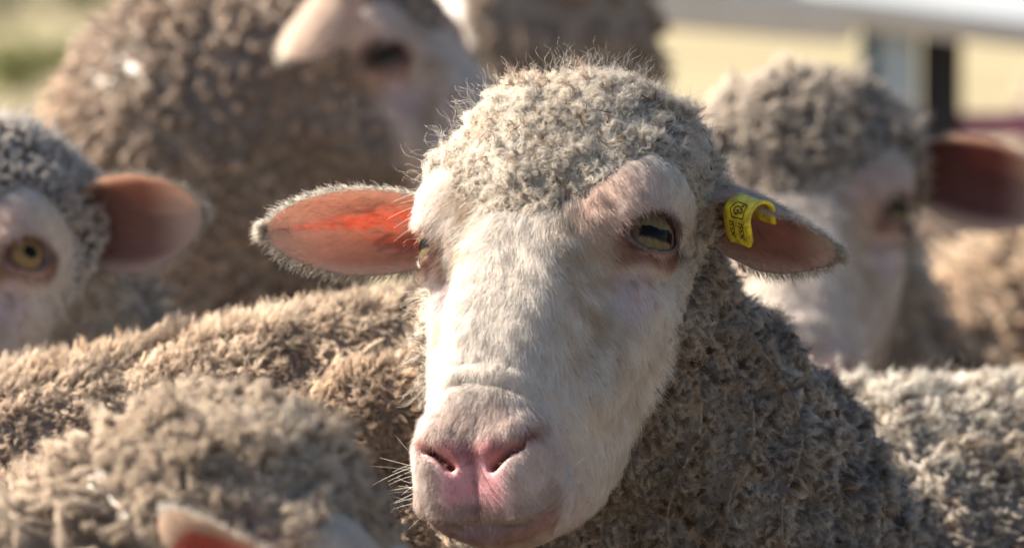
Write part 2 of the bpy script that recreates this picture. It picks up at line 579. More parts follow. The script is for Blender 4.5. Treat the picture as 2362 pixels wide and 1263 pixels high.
def wool_strands(root, nor, length, comb, n_clump, k=6, clump=0.8, curl=0.0014, turns=1.5, frizz=0.0006, lean=0.5, tuft=0.03):
    """Fibres gathered into staples: each staple has an axis, a curl and a rounded tip."""
    n = len(root)
    ci = rng.choice(n, min(n_clump, n), replace=False)
    near = nearest(root, root[ci])
    cc = ci[near]
    t = np.linspace(0, 1, k)[None, :, None]
    own = nrm(nor + lean * comb + rng.normal(0, 0.16, (n, 3)))
    cdir = nrm(nor[ci] + lean * comb[ci] + rng.normal(0, 0.26, (len(ci), 3)))
    clen = length[ci] * rng.uniform(0.7, 1.25, len(ci)) * np.where(rng.random(len(ci)) < tuft, rng.uniform(1.3, 1.9, len(ci)), 1)
    d = np.linalg.norm(root - root[cc], axis=1)
    dm = np.zeros(len(ci)) + 1e-6
    np.maximum.at(dm, near, d)
    rel = d / dm[near]
    L = clen[near] * (1.0 - 0.30 * rel ** 2) * rng.uniform(0.82, 1.08, n)
    a0 = root[:, None] + own[:, None] * (L[:, None, None] * t)
    a1 = root[cc][:, None] + cdir[near][:, None] * (L[:, None, None] * t)
    w = clump * t ** 0.65
    p = a0 * (1 - w) + a1 * w
    # curl of the staple
    e1 = nrm(np.cross(cdir, rng.normal(0, 1, cdir.shape)))
    e2 = np.cross(cdir, e1)
    ph = rng.uniform(0, 6.28, len(ci))[near][:, None, None] + rng.normal(0, 0.5, (n, 1, 1))
    ang = ph + t * turns * 6.283
    amp = curl * rng.uniform(0.5, 1.5, len(ci))[near][:, None, None] * t ** 1.3
    p = p + amp * (np.cos(ang) * e1[near][:, None] + np.sin(ang) * e2[near][:, None])
    # own crimp
    f1 = rng.normal(0, 1, (n, 3))
    f2 = rng.normal(0, 1, (n, 3))
    fa = rng.uniform(0, 6.28, (n, 1, 1)) + t * rng.uniform(5, 11, (n, 1, 1))
    p = p + frizz * t * (np.sin(fa) * f1[:, None] + np.cos(fa) * f2[:, None])
    return p, near, rel, len(ci), cc, (clen > 1.3 * length[ci]) & (rng.random(len(ci)) < 0.6)


# ------------------------------------------------------------------ a sheep
def axis_grid(lo, hi, flo, fhi, fine, coarse):
    flo, fhi = max(lo, flo), min(hi, fhi)
    return np.concatenate([np.linspace(lo, flo, max(2, int((flo - lo) / coarse) + 1))[:-1] if flo > lo else [],
                           np.linspace(flo, fhi, int((fhi - flo) / fine) + 1),
                           np.linspace(fhi, hi, max(2, int((hi - fhi) / coarse) + 1))[1:] if hi > fhi else []])


def build_body(sp):
    """Whole animal as one skin: head, neck, barrel, four jointed legs. Returns verts, quads, head coords."""
    HM, HO, hs = sp['HM'], sp['eye'], sp.get('hs', 1.0)
    W, T = np.array(sp['withers']), nrm(np.array([*sp['tail'], 0.0]))
    Lat = np.array([-T[1], T[0], 0])
    L, rw, rh = sp.get('len', 0.72), sp.get('rw', 0.185), sp.get('rh', 0.205)
    tilt = sp.get('tilt', 0.0)
    poll = HO + HM @ np.array([0, 3.5, -6.5]) * 0.01 * hs
    throat = HO + HM @ np.array([0, -1.0, -10.0]) * 0.01 * hs
    A = W - np.array([0, 0, rh]) + T * 0.02
    B = A + T * L + np.array([0, 0, tilt])
    chest = sp.get('chest')
    chest = A - np.array([0, 0, 0.05]) - T * 0.06 if chest is None else np.array(chest)
    nr0, nr1 = sp.get('neck', (0.085, 0.15))
    mid = sp.get('mid')
    mid = (poll * 0.5 + chest * 0.5 + np.array([0, 0, 0.01])) if mid is None else np.array(mid)
    pts = np.stack([A + Lat * 0.28, A - Lat * 0.28, B + Lat * 0.28, B - Lat * 0.28, B + T * 0.28, HO, poll, A - T * 0.3])
    hw = 0.21 * hs
    lo = np.minimum(pts.min(0), HO - hw)
    hi = np.maximum(pts.max(0), HO + hw)
    lo[2], hi[2] = -0.01, max(hi[2], W[2] + 0.08)
    fine, coarse = sp['res']
    hc = HO + HM @ np.array([0, -4.0, -4.5]) * 0.01 * hs
    corners = np.array([[sx, sy, sz] for sx in (-8.6, 8.6) for sy in (-19, 9.5) for sz in (-12, 4.2)]) @ HM.T * 0.01 * hs + HO
    flo, fhi = corners.min(0) - 0.004, corners.max(0) + 0.004
    gx, gy, gz = (axis_grid(lo[i], hi[i], flo[i], fhi[i], fine, coarse) for i in range(3))
    def field(X, Y, Z):
        # barrel in its own axes
        u = (X - A[0]) * T[0] + (Y - A[1]) * T[1]
        v = (X - A[0]) * Lat[0] + (Y - A[1]) * Lat[1]
        t = np.clip(u / L, 0, 1)
        wz = Z - (A[2] + tilt * t)
        uu = u - t * L
        rr = rh * (1 + 0.06 * np.sin(t * math.pi)) - 0.02 * t
        f = np.sqrt((uu * 0.95) ** 2 + (v * rh / rw) ** 2 + wz ** 2) - rr
        f = smin(f, cone(X, Y, Z, poll, mid, nr0, (nr0 + nr1) / 2), 0.05)
        f = smin(f, cone(X, Y, Z, mid, chest, (nr0 + nr1) / 2, nr1), 0.06)
        if sp.get('throat', True):
            f = smin(f, cone(X, Y, Z, throat, chest * 0.6 + mid * 0.4, 0.04 * hs, 0.10), 0.06)
        for fu, fw, kn in ((0.0, 0.10, 0.02), (L * 0.98, 0.10, -0.03)):
            for s in (-1, 1):
                hip = A + T * fu + Lat * s * fw + np.array([0, 0, -0.10])
                knee = hip + T * (-kn if fu == 0 else 0.05) + np.array([0, 0, 0])
                knee[2] = 0.28
                ank = knee + T * (0.0 if fu == 0 else -0.02)
                ank[2] = 0.05
                f = smin(f, cone(X, Y, Z, hip, knee, 0.085 if fu else 0.07, 0.034), 0.05)
                f = smin(f, cone(X, Y, Z, knee, ank, 0.030, 0.022), 0.02)
                f = smin(f, cone(X, Y, Z, ank, ank + np.array([-T[0] * 0.035, -T[1] * 0.035, -0.02]), 0.028, 0.032), 0.012)
        if sp.get('folds'):
            f = sp['folds'](X, Y, Z, f)
        hx, hy, hz = X - HO[0], Y - HO[1], Z - HO[2]
        near = np.where((np.abs(X - hc[0]) < 0.23 * hs) & (np.abs(Y - hc[1]) < 0.23 * hs) & (np.abs(Z - hc[2]) < 0.23 * hs))[0]
        hx, hy, hz = hx[near], hy[near], hz[near]
        loc = [(hx * HM[0, i] + hy * HM[1, i] + hz * HM[2, i]) * (100 / hs) for i in range(3)]
        f[near] = smin(f[near], head_sdf(*warp(loc)) * (0.01 * hs), 0.022)
        return f
    f = sparse_field(field, gx, gy, gz)
    vv, qq = surface_nets(f, gx, gy, gz)
    return vv, qq, np.stack(warp(list(((vv - HO) @ HM * (100 / hs)).T)), 1)


def warp(loc):
    """Shorter nose: stretches the face coordinate so that the muzzle sits nearer the eyes."""
    return [loc[0], np.where(loc[1] < 0, loc[1] * 1.04, loc[1]), loc[2]]


def head_axes(yv, xv):
    """Columns X, Y, Z of the head from its poll direction and an approximate left direction."""
    Y = nrm(np.array(yv))
    X = np.array(xv)
    X = nrm(X - Y * X.dot(Y))
    return np.stack([X, Y, np.cross(X, Y)], 1)


def make_ear(sp, side, parent):
    """Leaf-shaped ear with thickness; side +1 is the animal's left."""
    E = sp['ear'][side]
    HM, HO, hs = sp['HM'], sp['eye'], sp.get('hs', 1.0)
    mir = np.array([side, 1, 1])
    base = HO + HM @ (np.array(E.get('base', (7.0, 5.4, -5.2))) * mir) * 0.01 * hs
    a = V(*E['wdir']) if 'wdir' in E else nrm(HM @ (np.array(E['dir']) * mir))
    n = V(*E['wopen']) if 'wopen' in E else HM @ (np.array(E['open']) * mir)
    base = E['wbase'] if 'wbase' in E else base
    base = base - a * 0.014 * hs
    n = nrm(n - a * n.dot(a))
    b = np.cross(n, a)
    L, Wd = (E.get('len', 0.115) + 0.014) * hs, E.get('wid', 0.030) * hs
    ns, nt = 80, 57
    s = np.linspace(0, 1, ns)[:, None]
    t = np.linspace(-1, 1, nt)[None, :]
    smax_ = 1 - E.get('notch', 0.0) * np.exp(-((t - 0.1) / 0.09) ** 2) - 0.05 * E.get('ragged', 0) * (noise(np.stack([t[0] * 3, t[0] * 0, t[0] * 0], 1), 1.7, 5) - 0.5)[None]
    hw = Wd * np.interp(s, [0, 0.12, 0.3, 0.5, 0.65, 0.8, 0.9, 0.96, 1.0], E.get('prof', [0.62, 0.66, 0.84, 1.0, 0.99, 0.80, 0.56, 0.36, 0.06]))
    k = np.ones(5) / 5
    hw = np.convolve(np.pad(hw[:, 0], 2, 'edge'), k, 'valid')[:, None]
    al = np.interp(s, [0, 0.15, 0.4, 0.75, 1.0], E.get('cup', [2.2, 1.5, 0.85, 0.5, 0.4]))
    R = hw / al
    th = t * al
    edge = 1 + E.get('ragged', 0) * 0.22 * (noise(np.stack([s[:, 0] * 9, s[:, 0] * 0 + 3, s[:, 0] * 0], 1), 1, 8) - 0.5)[:, None] * (t > 0.6)
    ss = s * (smax_ if True else 1)
    drop = E.get('droop', 0.012) * hs

    def pos(off):
        q = base + a * (L * ss)[..., None] + b * (R * np.sin(th) * edge)[..., None] + n * ((R - off) * -np.cos(th) + R)[..., None]
        q = q - UP * (drop * ss ** 2)[..., None]
        q = q + n * (E.get('bend', 0.0) * hs * ss ** 2)[..., None]
        if E.get('roll'):
            q = q + n * (E['roll'] * hs * np.maximum(E.get('rollside', 1) * t, 0) ** 2 * ss)[..., None] - b * (E.get('rollside', 1) * 0.6 * E['roll'] * hs * np.maximum(E.get('rollside', 1) * t, 0) ** 3 * ss)[..., None]
        return q
    rib = 0.0016 * hs * np.exp(-((t - 0.15) / 0.2) ** 2) * (1 - s)
    th_ = (0.0016 + 0 * s) * hs * np.minimum(1, (1 - np.abs(t)) * 6 + 0.35)
    inn, out = pos(th_ * 0.5 + rib), pos(-th_ * 0.5 - rib)
    vs = np.concatenate([inn.reshape(-1, 3), out.reshape(-1, 3)])
    N = ns * nt
    i, j = np.meshgrid(np.arange(ns - 1), np.arange(nt - 1), indexing='ij')
    q0 = np.stack([i * nt + j, i * nt + j + 1, (i + 1) * nt + j + 1, (i + 1) * nt + j], -1).reshape(-1, 4)
    faces = q0.tolist() + (q0[:, ::-1] + N).tolist()
    rimloop = [(0, j) for j in range(nt)] + [(i, nt - 1) for i in range(1, ns)] + [(ns - 1, j) for j in range(nt - 2, -1, -1)] + [(i, 0) for i in range(ns - 2, 0, -1)]
    ids = [i * nt + j for i, j in rimloop]
    for x0, x1 in zip(ids, ids[1:] + ids[:1]):
        faces.append([x1, x0, x0 + N, x1 + N])
    S_, T_ = np.broadcast_to(s, (ns, nt)).ravel(), np.broadcast_to(t, (ns, nt)).ravel()
    uvp = np.stack([S_ * 3.2, T_ * 1.6, S_ * 0 + side], 1)
    n1, n2 = fbm(uvp, 1.3, 21), noise(uvp, 9, 4)
    inner = np.array(E.get('inner', (0.50, 0.30, 0.25)))[None] * np.ones((N, 1))
    inner = mix(inner, np.array([0.16, 0.085, 0.07])[None], (E.get('dark', 0.5) * sstep(1.0, 0.25, S_ + 0.35 * np.abs(T_)) * sstep(0.15, 0.65, n1 + 0.1))[:, None])  # mottled brown dirt, plus shade deep in the ear put into the colour
    pale = sstep(0.62, 0.96, np.maximum(np.abs(T_), S_ * 0.97))
    inner = mix(inner, np.array([0.80, 0.66, 0.57])[None], (0.9 * pale)[:, None])
    outer = np.tile(np.array(E.get('outer', (0.66, 0.55, 0.46))), (N, 1)) * (0.72 + 0.5 * n1)[:, None]
    thr = np.array(E.get('through', (0.22, 0.07, 0.05)))[None] * (0.4 + 1.2 * fbm(uvp, 2.2, 17))[:, None]
    thr = mix(thr, np.array([0.72, 0.50, 0.38])[None], (0.9 * pale)[:, None])
    if E.get('glow'):
        # thin skin between the ribs of gristle lets the light through strongest
        d1 = np.abs(T_ - (-0.42 + 0.45 * S_)) / 0.26 + np.abs(S_ - 0.50) / 0.42
        d2 = np.abs(T_ - (0.46 - 0.45 * S_)) / 0.22 + np.abs(S_ - 0.34) / 0.26
        m = np.maximum(sstep(1.7, 0.35, d1), sstep(1.7, 0.35, d2)) * (1 - 0.6 * sstep(0.60, 0.72, n2 * 0.6 + n1 * 0.5))
        thr = mix(np.array([0.56, 0.26, 0.18])[None], np.array([1.0, 0.17, 0.09])[None], 0.85 * m[:, None])
        thr = mix(thr, thr * np.array([0.32, 0.25, 0.25]), (sstep(0.50, 0.62, fbm(uvp, 2.6, 63)) * sstep(0.8, 0.5, S_) * sstep(0.8, 0.4, np.abs(T_)))[:, None])
        inner = mix(inner, np.array([0.62, 0.12, 0.07])[None], (0.85 * m)[:, None])  # red of the backlit glow also painted into the surface colour
    if E.get('raddle'):
        c0 = E['raddle']
        m = sstep(1.0, 0.6, ((S_ - c0[0]) / c0[2]) ** 2 + ((T_ - c0[1]) / c0[3]) ** 2 + 0.5 * (n1 - 0.5))
        inner = mix(inner, np.array([0.62, 0.05, 0.03])[None], m[:, None])
        outer = mix(outer, np.array([0.62, 0.07, 0.05])[None], m[:, None] * E.get('raddle_out', 0))
    o = make_mesh('ear', vs, faces, M_EAR, parent, True, np.concatenate([inner, outer]))
    at = o.data.color_attributes.new('through', 'FLOAT_COLOR', 'POINT')
    at.data.foreach_set('color', np.concatenate([np.concatenate([thr, mix(thr, np.array([0.95, 0.75, 0.65])[None], 0.9)]), np.ones((2 * N, 1))], 1).astype(np.float32).ravel())
    # hair: a pale fringe round the rim, down on both faces
    dens = sp.get('ear_hair', 0)
    if dens and HAIR > 0:
        nf = int(dens * 0.4)
        pos_i = rng.integers(0, len(ids) - nt, nf) + nt // 2
        idr = np.array(ids)[pos_i % len(ids)]
        lab = np.array(rimloop)[pos_i % len(ids)]
        keep = lab[:, 0] > 3
        idr, lab = idr[keep], lab[keep]
        r0 = (vs[idr] + vs[idr + N]) / 2 + rng.normal(0, 0.0009, (len(idr), 3))
        ctr = vs[(lab[:, 0] * nt + nt // 2)]
        outw = nrm(nrm(r0 - ctr) + a * 0.9 + rng.normal(0, 0.25, r0.shape))
        ln = rng.uniform(0.003, 0.009, len(r0)) * E.get('fringe', 1.0) * hs
        tt = np.linspace(0, 1, 4)[None, :, None]
        ln *= 0.7
        pf = r0[:, None] + outw[:, None] * (ln[:, None, None] * tt) + rng.normal(0, 0.0009, r0.shape)[:, None] * tt ** 2 - UP * (ln[:, None, None] * 0.25 * tt ** 2)
        tf = np.array([0.78, 0.72, 0.63]) * rng.uniform(0.85, 1.1, (len(r0), 1))
        nb = int(dens * 0.6)
        which = rng.random(nb) < E.get('inside_share', 0.4)
        ri = rng.integers(2, ns - 1, nb) * nt + rng.integers(1, nt - 1, nb)
        rid = np.where(which, ri, ri + N)
        rj = np.where(rid % N + 1 < N, rid + 1, rid)
        f_ = rng.random((nb, 1)); g_ = rng.random((nb, 1))
        r1 = vs[rid] * f_ + vs[rj] * (1 - f_)
        rk = np.where(rid % N + nt < N, rid + nt, rid)
        r1 = r1 + (vs[rk] - vs[rid]) * g_
        nn = np.where(which[:, None], n[None], -n[None])
        dr = nrm(a[None] * 1.0 + nn * 0.35 + rng.normal(0, 0.25, (nb, 3)))
        l1 = rng.uniform(0.003, 0.006, nb) * hs
        pb = r1[:, None] + dr[:, None] * (l1[:, None, None] * tt)
        srcc = np.concatenate([inner, outer])[rid]
        tb = mix(srcc, np.array([0.74, 0.66, 0.57])[None], np.where(which[:, None], 0.18, 0.6)) * rng.uniform(0.85, 1.1, (nb, 1))
        build_curves('ear_hair', np.concatenate([pf, pb]), np.full(len(pf) + nb, 0.00008 * sp.get('thick', 1)), np.concatenate([tf, tb]), M_FUR, o, np.concatenate([outw + 0.3 * rng.normal(0, 1, outw.shape), nn]))
    return o, dict(base=base, a=a, n=n, b=b, L=L, W=Wd, pos=pos, vs=vs, ns=ns, nt=nt)


def make_eye(sp, side, parent):
    HM, HO, hs = sp['HM'], sp['eye'], sp.get('hs', 1.0)
    mir = np.array([side, 1, 1.0])
    c = HO + HM @ (np.array(EYE_C) * mir) * 0.01 * hs
    gz = HM @ (GAZE * mir)
    gu = HM @ (GU * mir)
    gr = np.cross(gu, gz)
    nu, nv = 48, 40
    ph = np.linspace(0, 2 * math.pi, nu, endpoint=False)
    th = np.linspace(0, math.pi, nv) ** 1.0
    TH, PH = np.meshgrid(th, ph, indexing='ij')
    ax, bx, cx = np.cos(TH), np.sin(TH) * np.cos(PH), np.sin(TH) * np.sin(PH)
    bulge = 1 + 0.06 * g(TH, 0.55)
    r = EYE_R * 0.985 * 0.01 * hs
    p = c + r * bulge[..., None] * (ax[..., None] * gz + bx[..., None] * gr + cx[..., None] * gu)
    look = sp.get('look', (0.0, -0.05))
    b2, c2 = bx - look[0], cx - look[1]
    rr = np.sqrt(b2 ** 2 + c2 ** 2)
    iris = np.array(sp.get('iris', (0.145, 0.115, 0.06)))
    nz_ = fbm(np.stack([np.arctan2(c2, b2) * 6, rr * 3, rr * 0], -1).reshape(-1, 3), 1.5, 2).reshape(rr.shape)
    col = np.where((ax > 0)[..., None], iris * (0.6 + 0.8 * nz_[..., None]), 0.3)
    lim = sstep(0.55, 0.66, rr)
    col = mix(col, np.array([0.12, 0.07, 0.05]), lim[..., None])
    pup = np.maximum(np.abs(b2) / 0.56, np.abs(c2 + 0.03 * np.cos(b2 * 9) + 0.007 * np.sin(b2 * 31)) / 0.17) if sp.get('pupil') != 'round' else np.sqrt((b2 / 0.28) ** 2 + (c2 / 0.24) ** 2)
    col = mix(col, np.array([0.006, 0.006, 0.006]), (sstep(1.12, 0.92, pup) * (ax > 0))[..., None])
    faces = []
    for i in range(nv - 1):
        for j in range(nu):
            k = (j + 1) % nu
            faces.append((i * nu + j, (i + 1) * nu + j, (i + 1) * nu + k, i * nu + k))
    return make_mesh('eye', p.reshape(-1, 3), faces, M_EYE, parent, True, col.reshape(-1, 3))


def in_frame(p, margin=0.12):
    d = (p - CAM) @ FWD
    k = S * d / D0
    px = ((p - CAM) @ RIGHT) / k / 1181
    py = ((p - CAM) @ UP) / k / 631.5
    m = 1 + margin
    return sstep(m + 0.25, m, np.abs(px)) * sstep(m + 0.35, m, np.abs(py))


def make_sheep(sp):
    root = bpy.data.objects.new('sheep', None)
    COL.objects.link(root)
    W, T = np.array(sp['withers']), nrm(np.array([*sp['tail'], 0.0]))
    root.location = (W[0] + T[0] * 0.35, W[1] + T[1] * 0.35, 0)
    bpy.context.view_layer.update()
    tag(root, sp['label'], 'sheep', 'sheep crowded together in the flock')
    v, q, hl = build_body(sp)
    inhead = np.linalg.norm(hl - np.array([0, -4, -4]), axis=1) < 21
    hs = sp.get('hs', 1.0)
    wm = np.ones(len(v))
    wm[inhead] = wool_mask(hl[inhead])
    wm[v[:, 2] < 0.26] = 0
    tint = np.tile(np.array(sp.get('base', (0.20, 0.155, 0.12))), (len(v), 1))  # dark skin under the wool: shade of the gaps put into its colour
    ft = np.tile(np.array([0.6, 0.5, 0.42]), (len(v), 1))
    ft[inhead] = face_tint(hl[inhead])
    if sp.get('face_mul'):
        ft = ft * np.array(sp['face_mul'])
    tint = mix(ft, tint, wm[:, None])
    tint[v[:, 2] < 0.035] = (0.05, 0.04, 0.035)
    make_mesh('body', v, q, M_SKIN, root, True, tint)
    for s in (-1, 1):
        make_eye(sp, s, root)
    ears = {s: make_ear(sp, s, root) for s in (-1, 1)}
    if HAIR > 0:
        grow(sp, root, v, q, hl, wm, ft, inhead)
    return root, ears, (v, q, hl)


def grow(sp, root, v, q, hl, wm, ft, inhead):
    hs = sp.get('hs', 1.0)
    HM = sp['HM']
    vn = vert_normals(v, q)
    tris = np.concatenate([q[:, [0, 1, 2]], q[:, [0, 2, 3]]])
    ctr = v[tris].mean(1)
    tn = nrm(vn[tris].mean(1))
    facing = (tn * nrm(CAM - ctr)).sum(1)
    seen = in_frame(ctr) * sstep(-0.55, -0.15, facing)
    T = nrm(np.array([*sp['tail'], 0.0]))
    comb0 = nrm(T * 0.5 + np.array([0, 0, -0.9]))
    th = sp.get('thick', 1.0)
    # ---- wool
    wt = wm[tris].mean(1)
    for part in ('fleece', 'topknot'):
        hmask = inhead[tris].all(1) & (hl[tris].mean(1)[:, 1] > -2.5) & (hl[tris].mean(1)[:, 2] > -4.5)
        if part == 'topknot':
            cfg = sp.get('topknot')
            w = wt * hmask
        else:
            cfg = sp.get('fleece')
            w = wt * (~hmask if sp.get('topknot') else 1)
        if not cfg:
            continue
        w = w * np.maximum(seen, 0.11)
        n = int(cfg['n'] * HAIR)
        ti, bc = sample_mesh(v, tris, w, n)
        rootp = (v[tris[ti]] * bc[..., None]).sum(1)
        nor = nrm((vn[tris[ti]] * bc[..., None]).sum(1))
        hp = (hl[tris[ti]] * bc[..., None]).sum(1)
        wmi = (wm[tris[ti]] * bc).sum(1)
        sn = seen[ti]
        comb = comb0 - nor * (nor @ comb0)[:, None]
        if part == 'topknot':
            c1 = HM @ np.array([0, -0.2, 0.3])
            comb = c1 - nor * (nor @ c1)[:, None]
        patch = fbm(rootp * 100, cfg.get('patch', 0.18), 7)
        L = cfg['len'] * (1 + cfg.get('rough', 0.6) * (patch - 0.5))
        dl = np.linalg.norm(hp - np.array([0, -4, -4]), axis=1)
        onhead = dl < 20
        lf = np.ones(n)
        lf[onhead] = 0.28 + 0.72 * sstep(-0.2, cfg.get('ramp', 3.0), wool_dist(hp[onhead]))
        L = np.maximum(L * lf, 0.004)
        lock, lock_tone = np.zeros((n, 3)), np.ones(n)
        if cfg.get('cells'):
            cc = rootp[rng.choice(n, cfg['cells'], replace=False)]
            kd = kdtree.KDTree(len(cc))
            for i_, c_ in enumerate(cc):
                kd.insert(c_, i_)
            kd.balance()
            fn_ = kd.find_n
            wp = rootp + (np.stack([noise(rootp, 60, 51), noise(rootp, 60, 52), noise(rootp, 60, 53)], 1) - 0.5) * 0.012
            dd = np.array([[h[2] for h in fn_(p_, 2)] for p_ in wp.tolist()])
            L = L * (cfg.get('deep', 0.22) + (1 - cfg.get('deep', 0.22)) * sstep(0.0, cfg.get('crack', 0.006), dd[:, 1] - dd[:, 0]))
            ci_ = np.array([fn_(p_, 1)[0][1] for p_ in wp.tolist()])
            lock = (wp - cc[ci_]) / 0.011
            lock_tone = rng.uniform(0.82, 1.1, len(cc))[ci_]
        if cfg.get('face_short', True):
            L = L * np.where((hp[:, 0] < -3.5) & (hp[:, 1] < 3) & (hp[:, 1] > -11) & onhead, cfg.get('off_cheek', 1.0), 1.0)
            L = L * mix(cfg.get('near_face', 0.55), 1.0, sstep(11, 19, dl)) if part == 'fleece' else L
        pts, near, rel, nc, near_c, tip_ = wool_strands(rootp, nor, L, nrm(comb + 1e-6), int(cfg['clumps'] * HAIR), cfg.get('k', 6), cfg.get('clump', 0.8), cfg.get('curl', 0.0014), cfg.get('turns', 1.4), cfg.get('frizz', 0.0006), cfg.get('lean', 0.5), cfg.get('tuft', 0.03))
        c1, c2 = np.array(cfg['col']), np.array(cfg['col2'])
        cv = rng.random(nc)[near]
        a = np.clip(sstep(0.30, 0.70, patch) * 0.55 + 0.45 * cv + rng.normal(0, 0.12, n), 0, 1)
        tn_ = mix(c2[None], c1[None], a[:, None]) * rng.uniform(0.82, 1.12, (n, 1))
        tn_ = tn_ * lock_tone[:, None]
        if cfg.get('back_sunlit'):  # paler top of the back: sunlight put into the wool colour
            bp_ = cfg['back_sunlit'] * sstep(-0.12, 0.02, (rootp - np.array(sp['withers'])) @ T) * sstep(0.60, 0.68, rootp[:, 2])
            tn_ = mix(tn_, np.array([0.93, 0.86, 0.75])[None] * rng.uniform(0.8, 1.0, (n, 1)), bp_[:, None] * 0.8)
        dirt_ = sstep(0.55, 0.75, fbm(rootp * 100, 0.12, 91))[:, None] * 0.45
        tn_ = mix(tn_, tn_ * np.array([0.72, 0.60, 0.48]), dirt_)
        for sx_, sy_, sr_ in cfg.get('stains', ()):
            dv = nrm(P(sx_, sy_, 3.0) - CAM)
            al_ = (rootp - CAM) @ dv
            off_ = np.linalg.norm(rootp - CAM - al_[:, None] * dv, axis=1)
            tn_[off_ < sr_ * rng.uniform(0.6, 1.2, n)] = (0.10, 0.05, 0.035)
        if sp.get('topknot') and th < 1.2:
            tn_[tip_[near]] *= np.array([0.45, 0.36, 0.30])
        if cfg.get('speck'):
            dk = (rng.random(nc) < cfg['speck'])[near]
            tn_[dk] *= np.array([0.42, 0.36, 0.32])
        rd = cfg.get('rad', 0.00009) * th * rng.uniform(0.7, 1.3, n) * np.where(sn > 0.3, 1, 2.4)
        lump = (rootp - rootp[near_c]) / np.maximum(np.linalg.norm(rootp - rootp[near_c], axis=1, keepdims=True), 1e-6) * rel[:, None]
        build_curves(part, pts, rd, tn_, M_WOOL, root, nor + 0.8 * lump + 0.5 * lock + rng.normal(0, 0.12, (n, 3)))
        if cfg.get('stray'):
            ns_ = int(cfg['stray'] * HAIR)
            pk = rng.choice(np.where((sn > 0.3) & (wmi > 0.9))[0], ns_)
            ln_ = cfg['len'] * rng.uniform(1.2, 2.3, ns_)
            t_ = np.linspace(0, 1, 9)[None, :, None]
            dr_ = nrm(nor[pk] + rng.normal(0, 0.45, (ns_, 3)))
            e1_ = nrm(np.cross(dr_, rng.normal(0, 1, dr_.shape)))
            e2_ = np.cross(dr_, e1_)
            an_ = rng.uniform(0, 6.28, (ns_, 1, 1)) + t_ * rng.uniform(6, 14, (ns_, 1, 1))
            ps_ = rootp[pk][:, None] + dr_[:, None] * ln_[:, None, None] * t_ + (np.cos(an_) * e1_[:, None] + np.sin(an_) * e2_[:, None]) * 0.0022 * t_
            build_curves('stray_fibre', ps_, np.full(ns_, 0.00006), np.tile(np.array([0.9, 0.83, 0.73]), (ns_, 1)) * rng.uniform(0.6, 1.0, (ns_, 1)), M_WOOL, root, nor[pk])
    # ---- short fur of the face
    cfg = sp.get('fur')
    if cfg:
        hy = hl[tris].mean(1)
        w = (1 - wt) * inhead[tris].all(1) * (seen + 0.05)
        bare = sstep(-15.2, -16.0, hy[:, 1]) * sstep(-1.2, -0.3, hy[:, 2]) * sstep(2.6, 1.8, np.abs(hy[:, 0]))
        qd = almond(np.abs(hy[:, 0]) - EYE_C[0], hy[:, 1] - EYE_C[1], hy[:, 2] - EYE_C[2])
        w = w * sstep(0.25, 0.6, nostril(np.abs(hy[:, 0]), hy[:, 1])[0] + 3 * sstep(-0.6, -1.6, hy[:, 2]))
        w = w * (1 - 0.9 * bare) * sstep(0.15, 0.5, qd)
        n = int(cfg['n'] * HAIR)
        ti, bc = sample_mesh(v, tris, w, n)
        rootp = (v[tris[ti]] * bc[..., None]).sum(1)
        nor = nrm((vn[tris[ti]] * bc[..., None]).sum(1))
        hp = (hl[tris[ti]] * bc[..., None]).sum(1)
        x, y, z = hp.T
        sg = np.sign(x)
        # lies down the nose and out over the cheeks
        flow = np.stack([sg * sstep(0.3, 4, np.abs(x)) * 0.7, -0.75 + 0 * x, -0.8 * sstep(1.0, -3, z) - 0.1], 1)
        flow = flow + (np.stack([noise(hp, 0.5, 41), noise(hp, 0.5, 42), noise(hp, 0.5, 43)], 1) - 0.5) * 0.9
        flow = flow @ HM.T
        comb = nrm(flow - nor * (flow * nor).sum(1, keepdims=True))
        L = cfg['len'] * (0.7 + 0.6 * rng.random(n)) * mix(0.45, 1.0, sstep(-16.5, -13, y))
        tuft = noise(hp, 2.2, 77)[:, None] - 0.5
        d0 = nrm(nor * (0.55 + 0.9 * tuft) + comb * 0.9 + rng.normal(0, 0.16, (n, 3)))
        d1 = nrm(nor * 0.12 + comb + rng.normal(0, 0.2, (n, 3)))
        t = np.linspace(0, 1, 4)[None, :, None]
        pts = rootp[:, None] + (d0[:, None] * t * (1 - 0.5 * t) + d1[:, None] * 0.5 * t ** 2) * L[:, None, None]
        tn_ = (ft[tris[ti]] * bc[..., None]).sum(1)
        tn_ = tn_ * rng.uniform(0.86, 1.12, (n, 1))
        build_curves('face_fur', pts, cfg.get('rad', 0.00007) * th * rng.uniform(0.7, 1.3, n), np.clip(tn_, 0, 0.92), M_FUR, root, nor * 0.9 + d0 * 0.15 + rng.normal(0, 0.10, (n, 3)) + tuft * comb * 1.1)


# ------------------------------------------------------------------ the flock
def ear(**k):
    d = dict(dir=(0.80, -0.30, 0.40), open=(-0.1, -0.55, 0.75))
    d.update(k)
    return d


flock = []
# 1: the ram in front
R1 = head_axes(V(0.225, 0.785, -0.574), V(0.9, 0.027, 0.433))
eye1 = P(1255, 556, 3.035)
wi1 = P(2010, 900, 3.42)
nk_a, nk_b = eye1 + R1 @ np.array([0, 4.5, -6.5]) * 0.01, P(1640, 1330, 3.20)


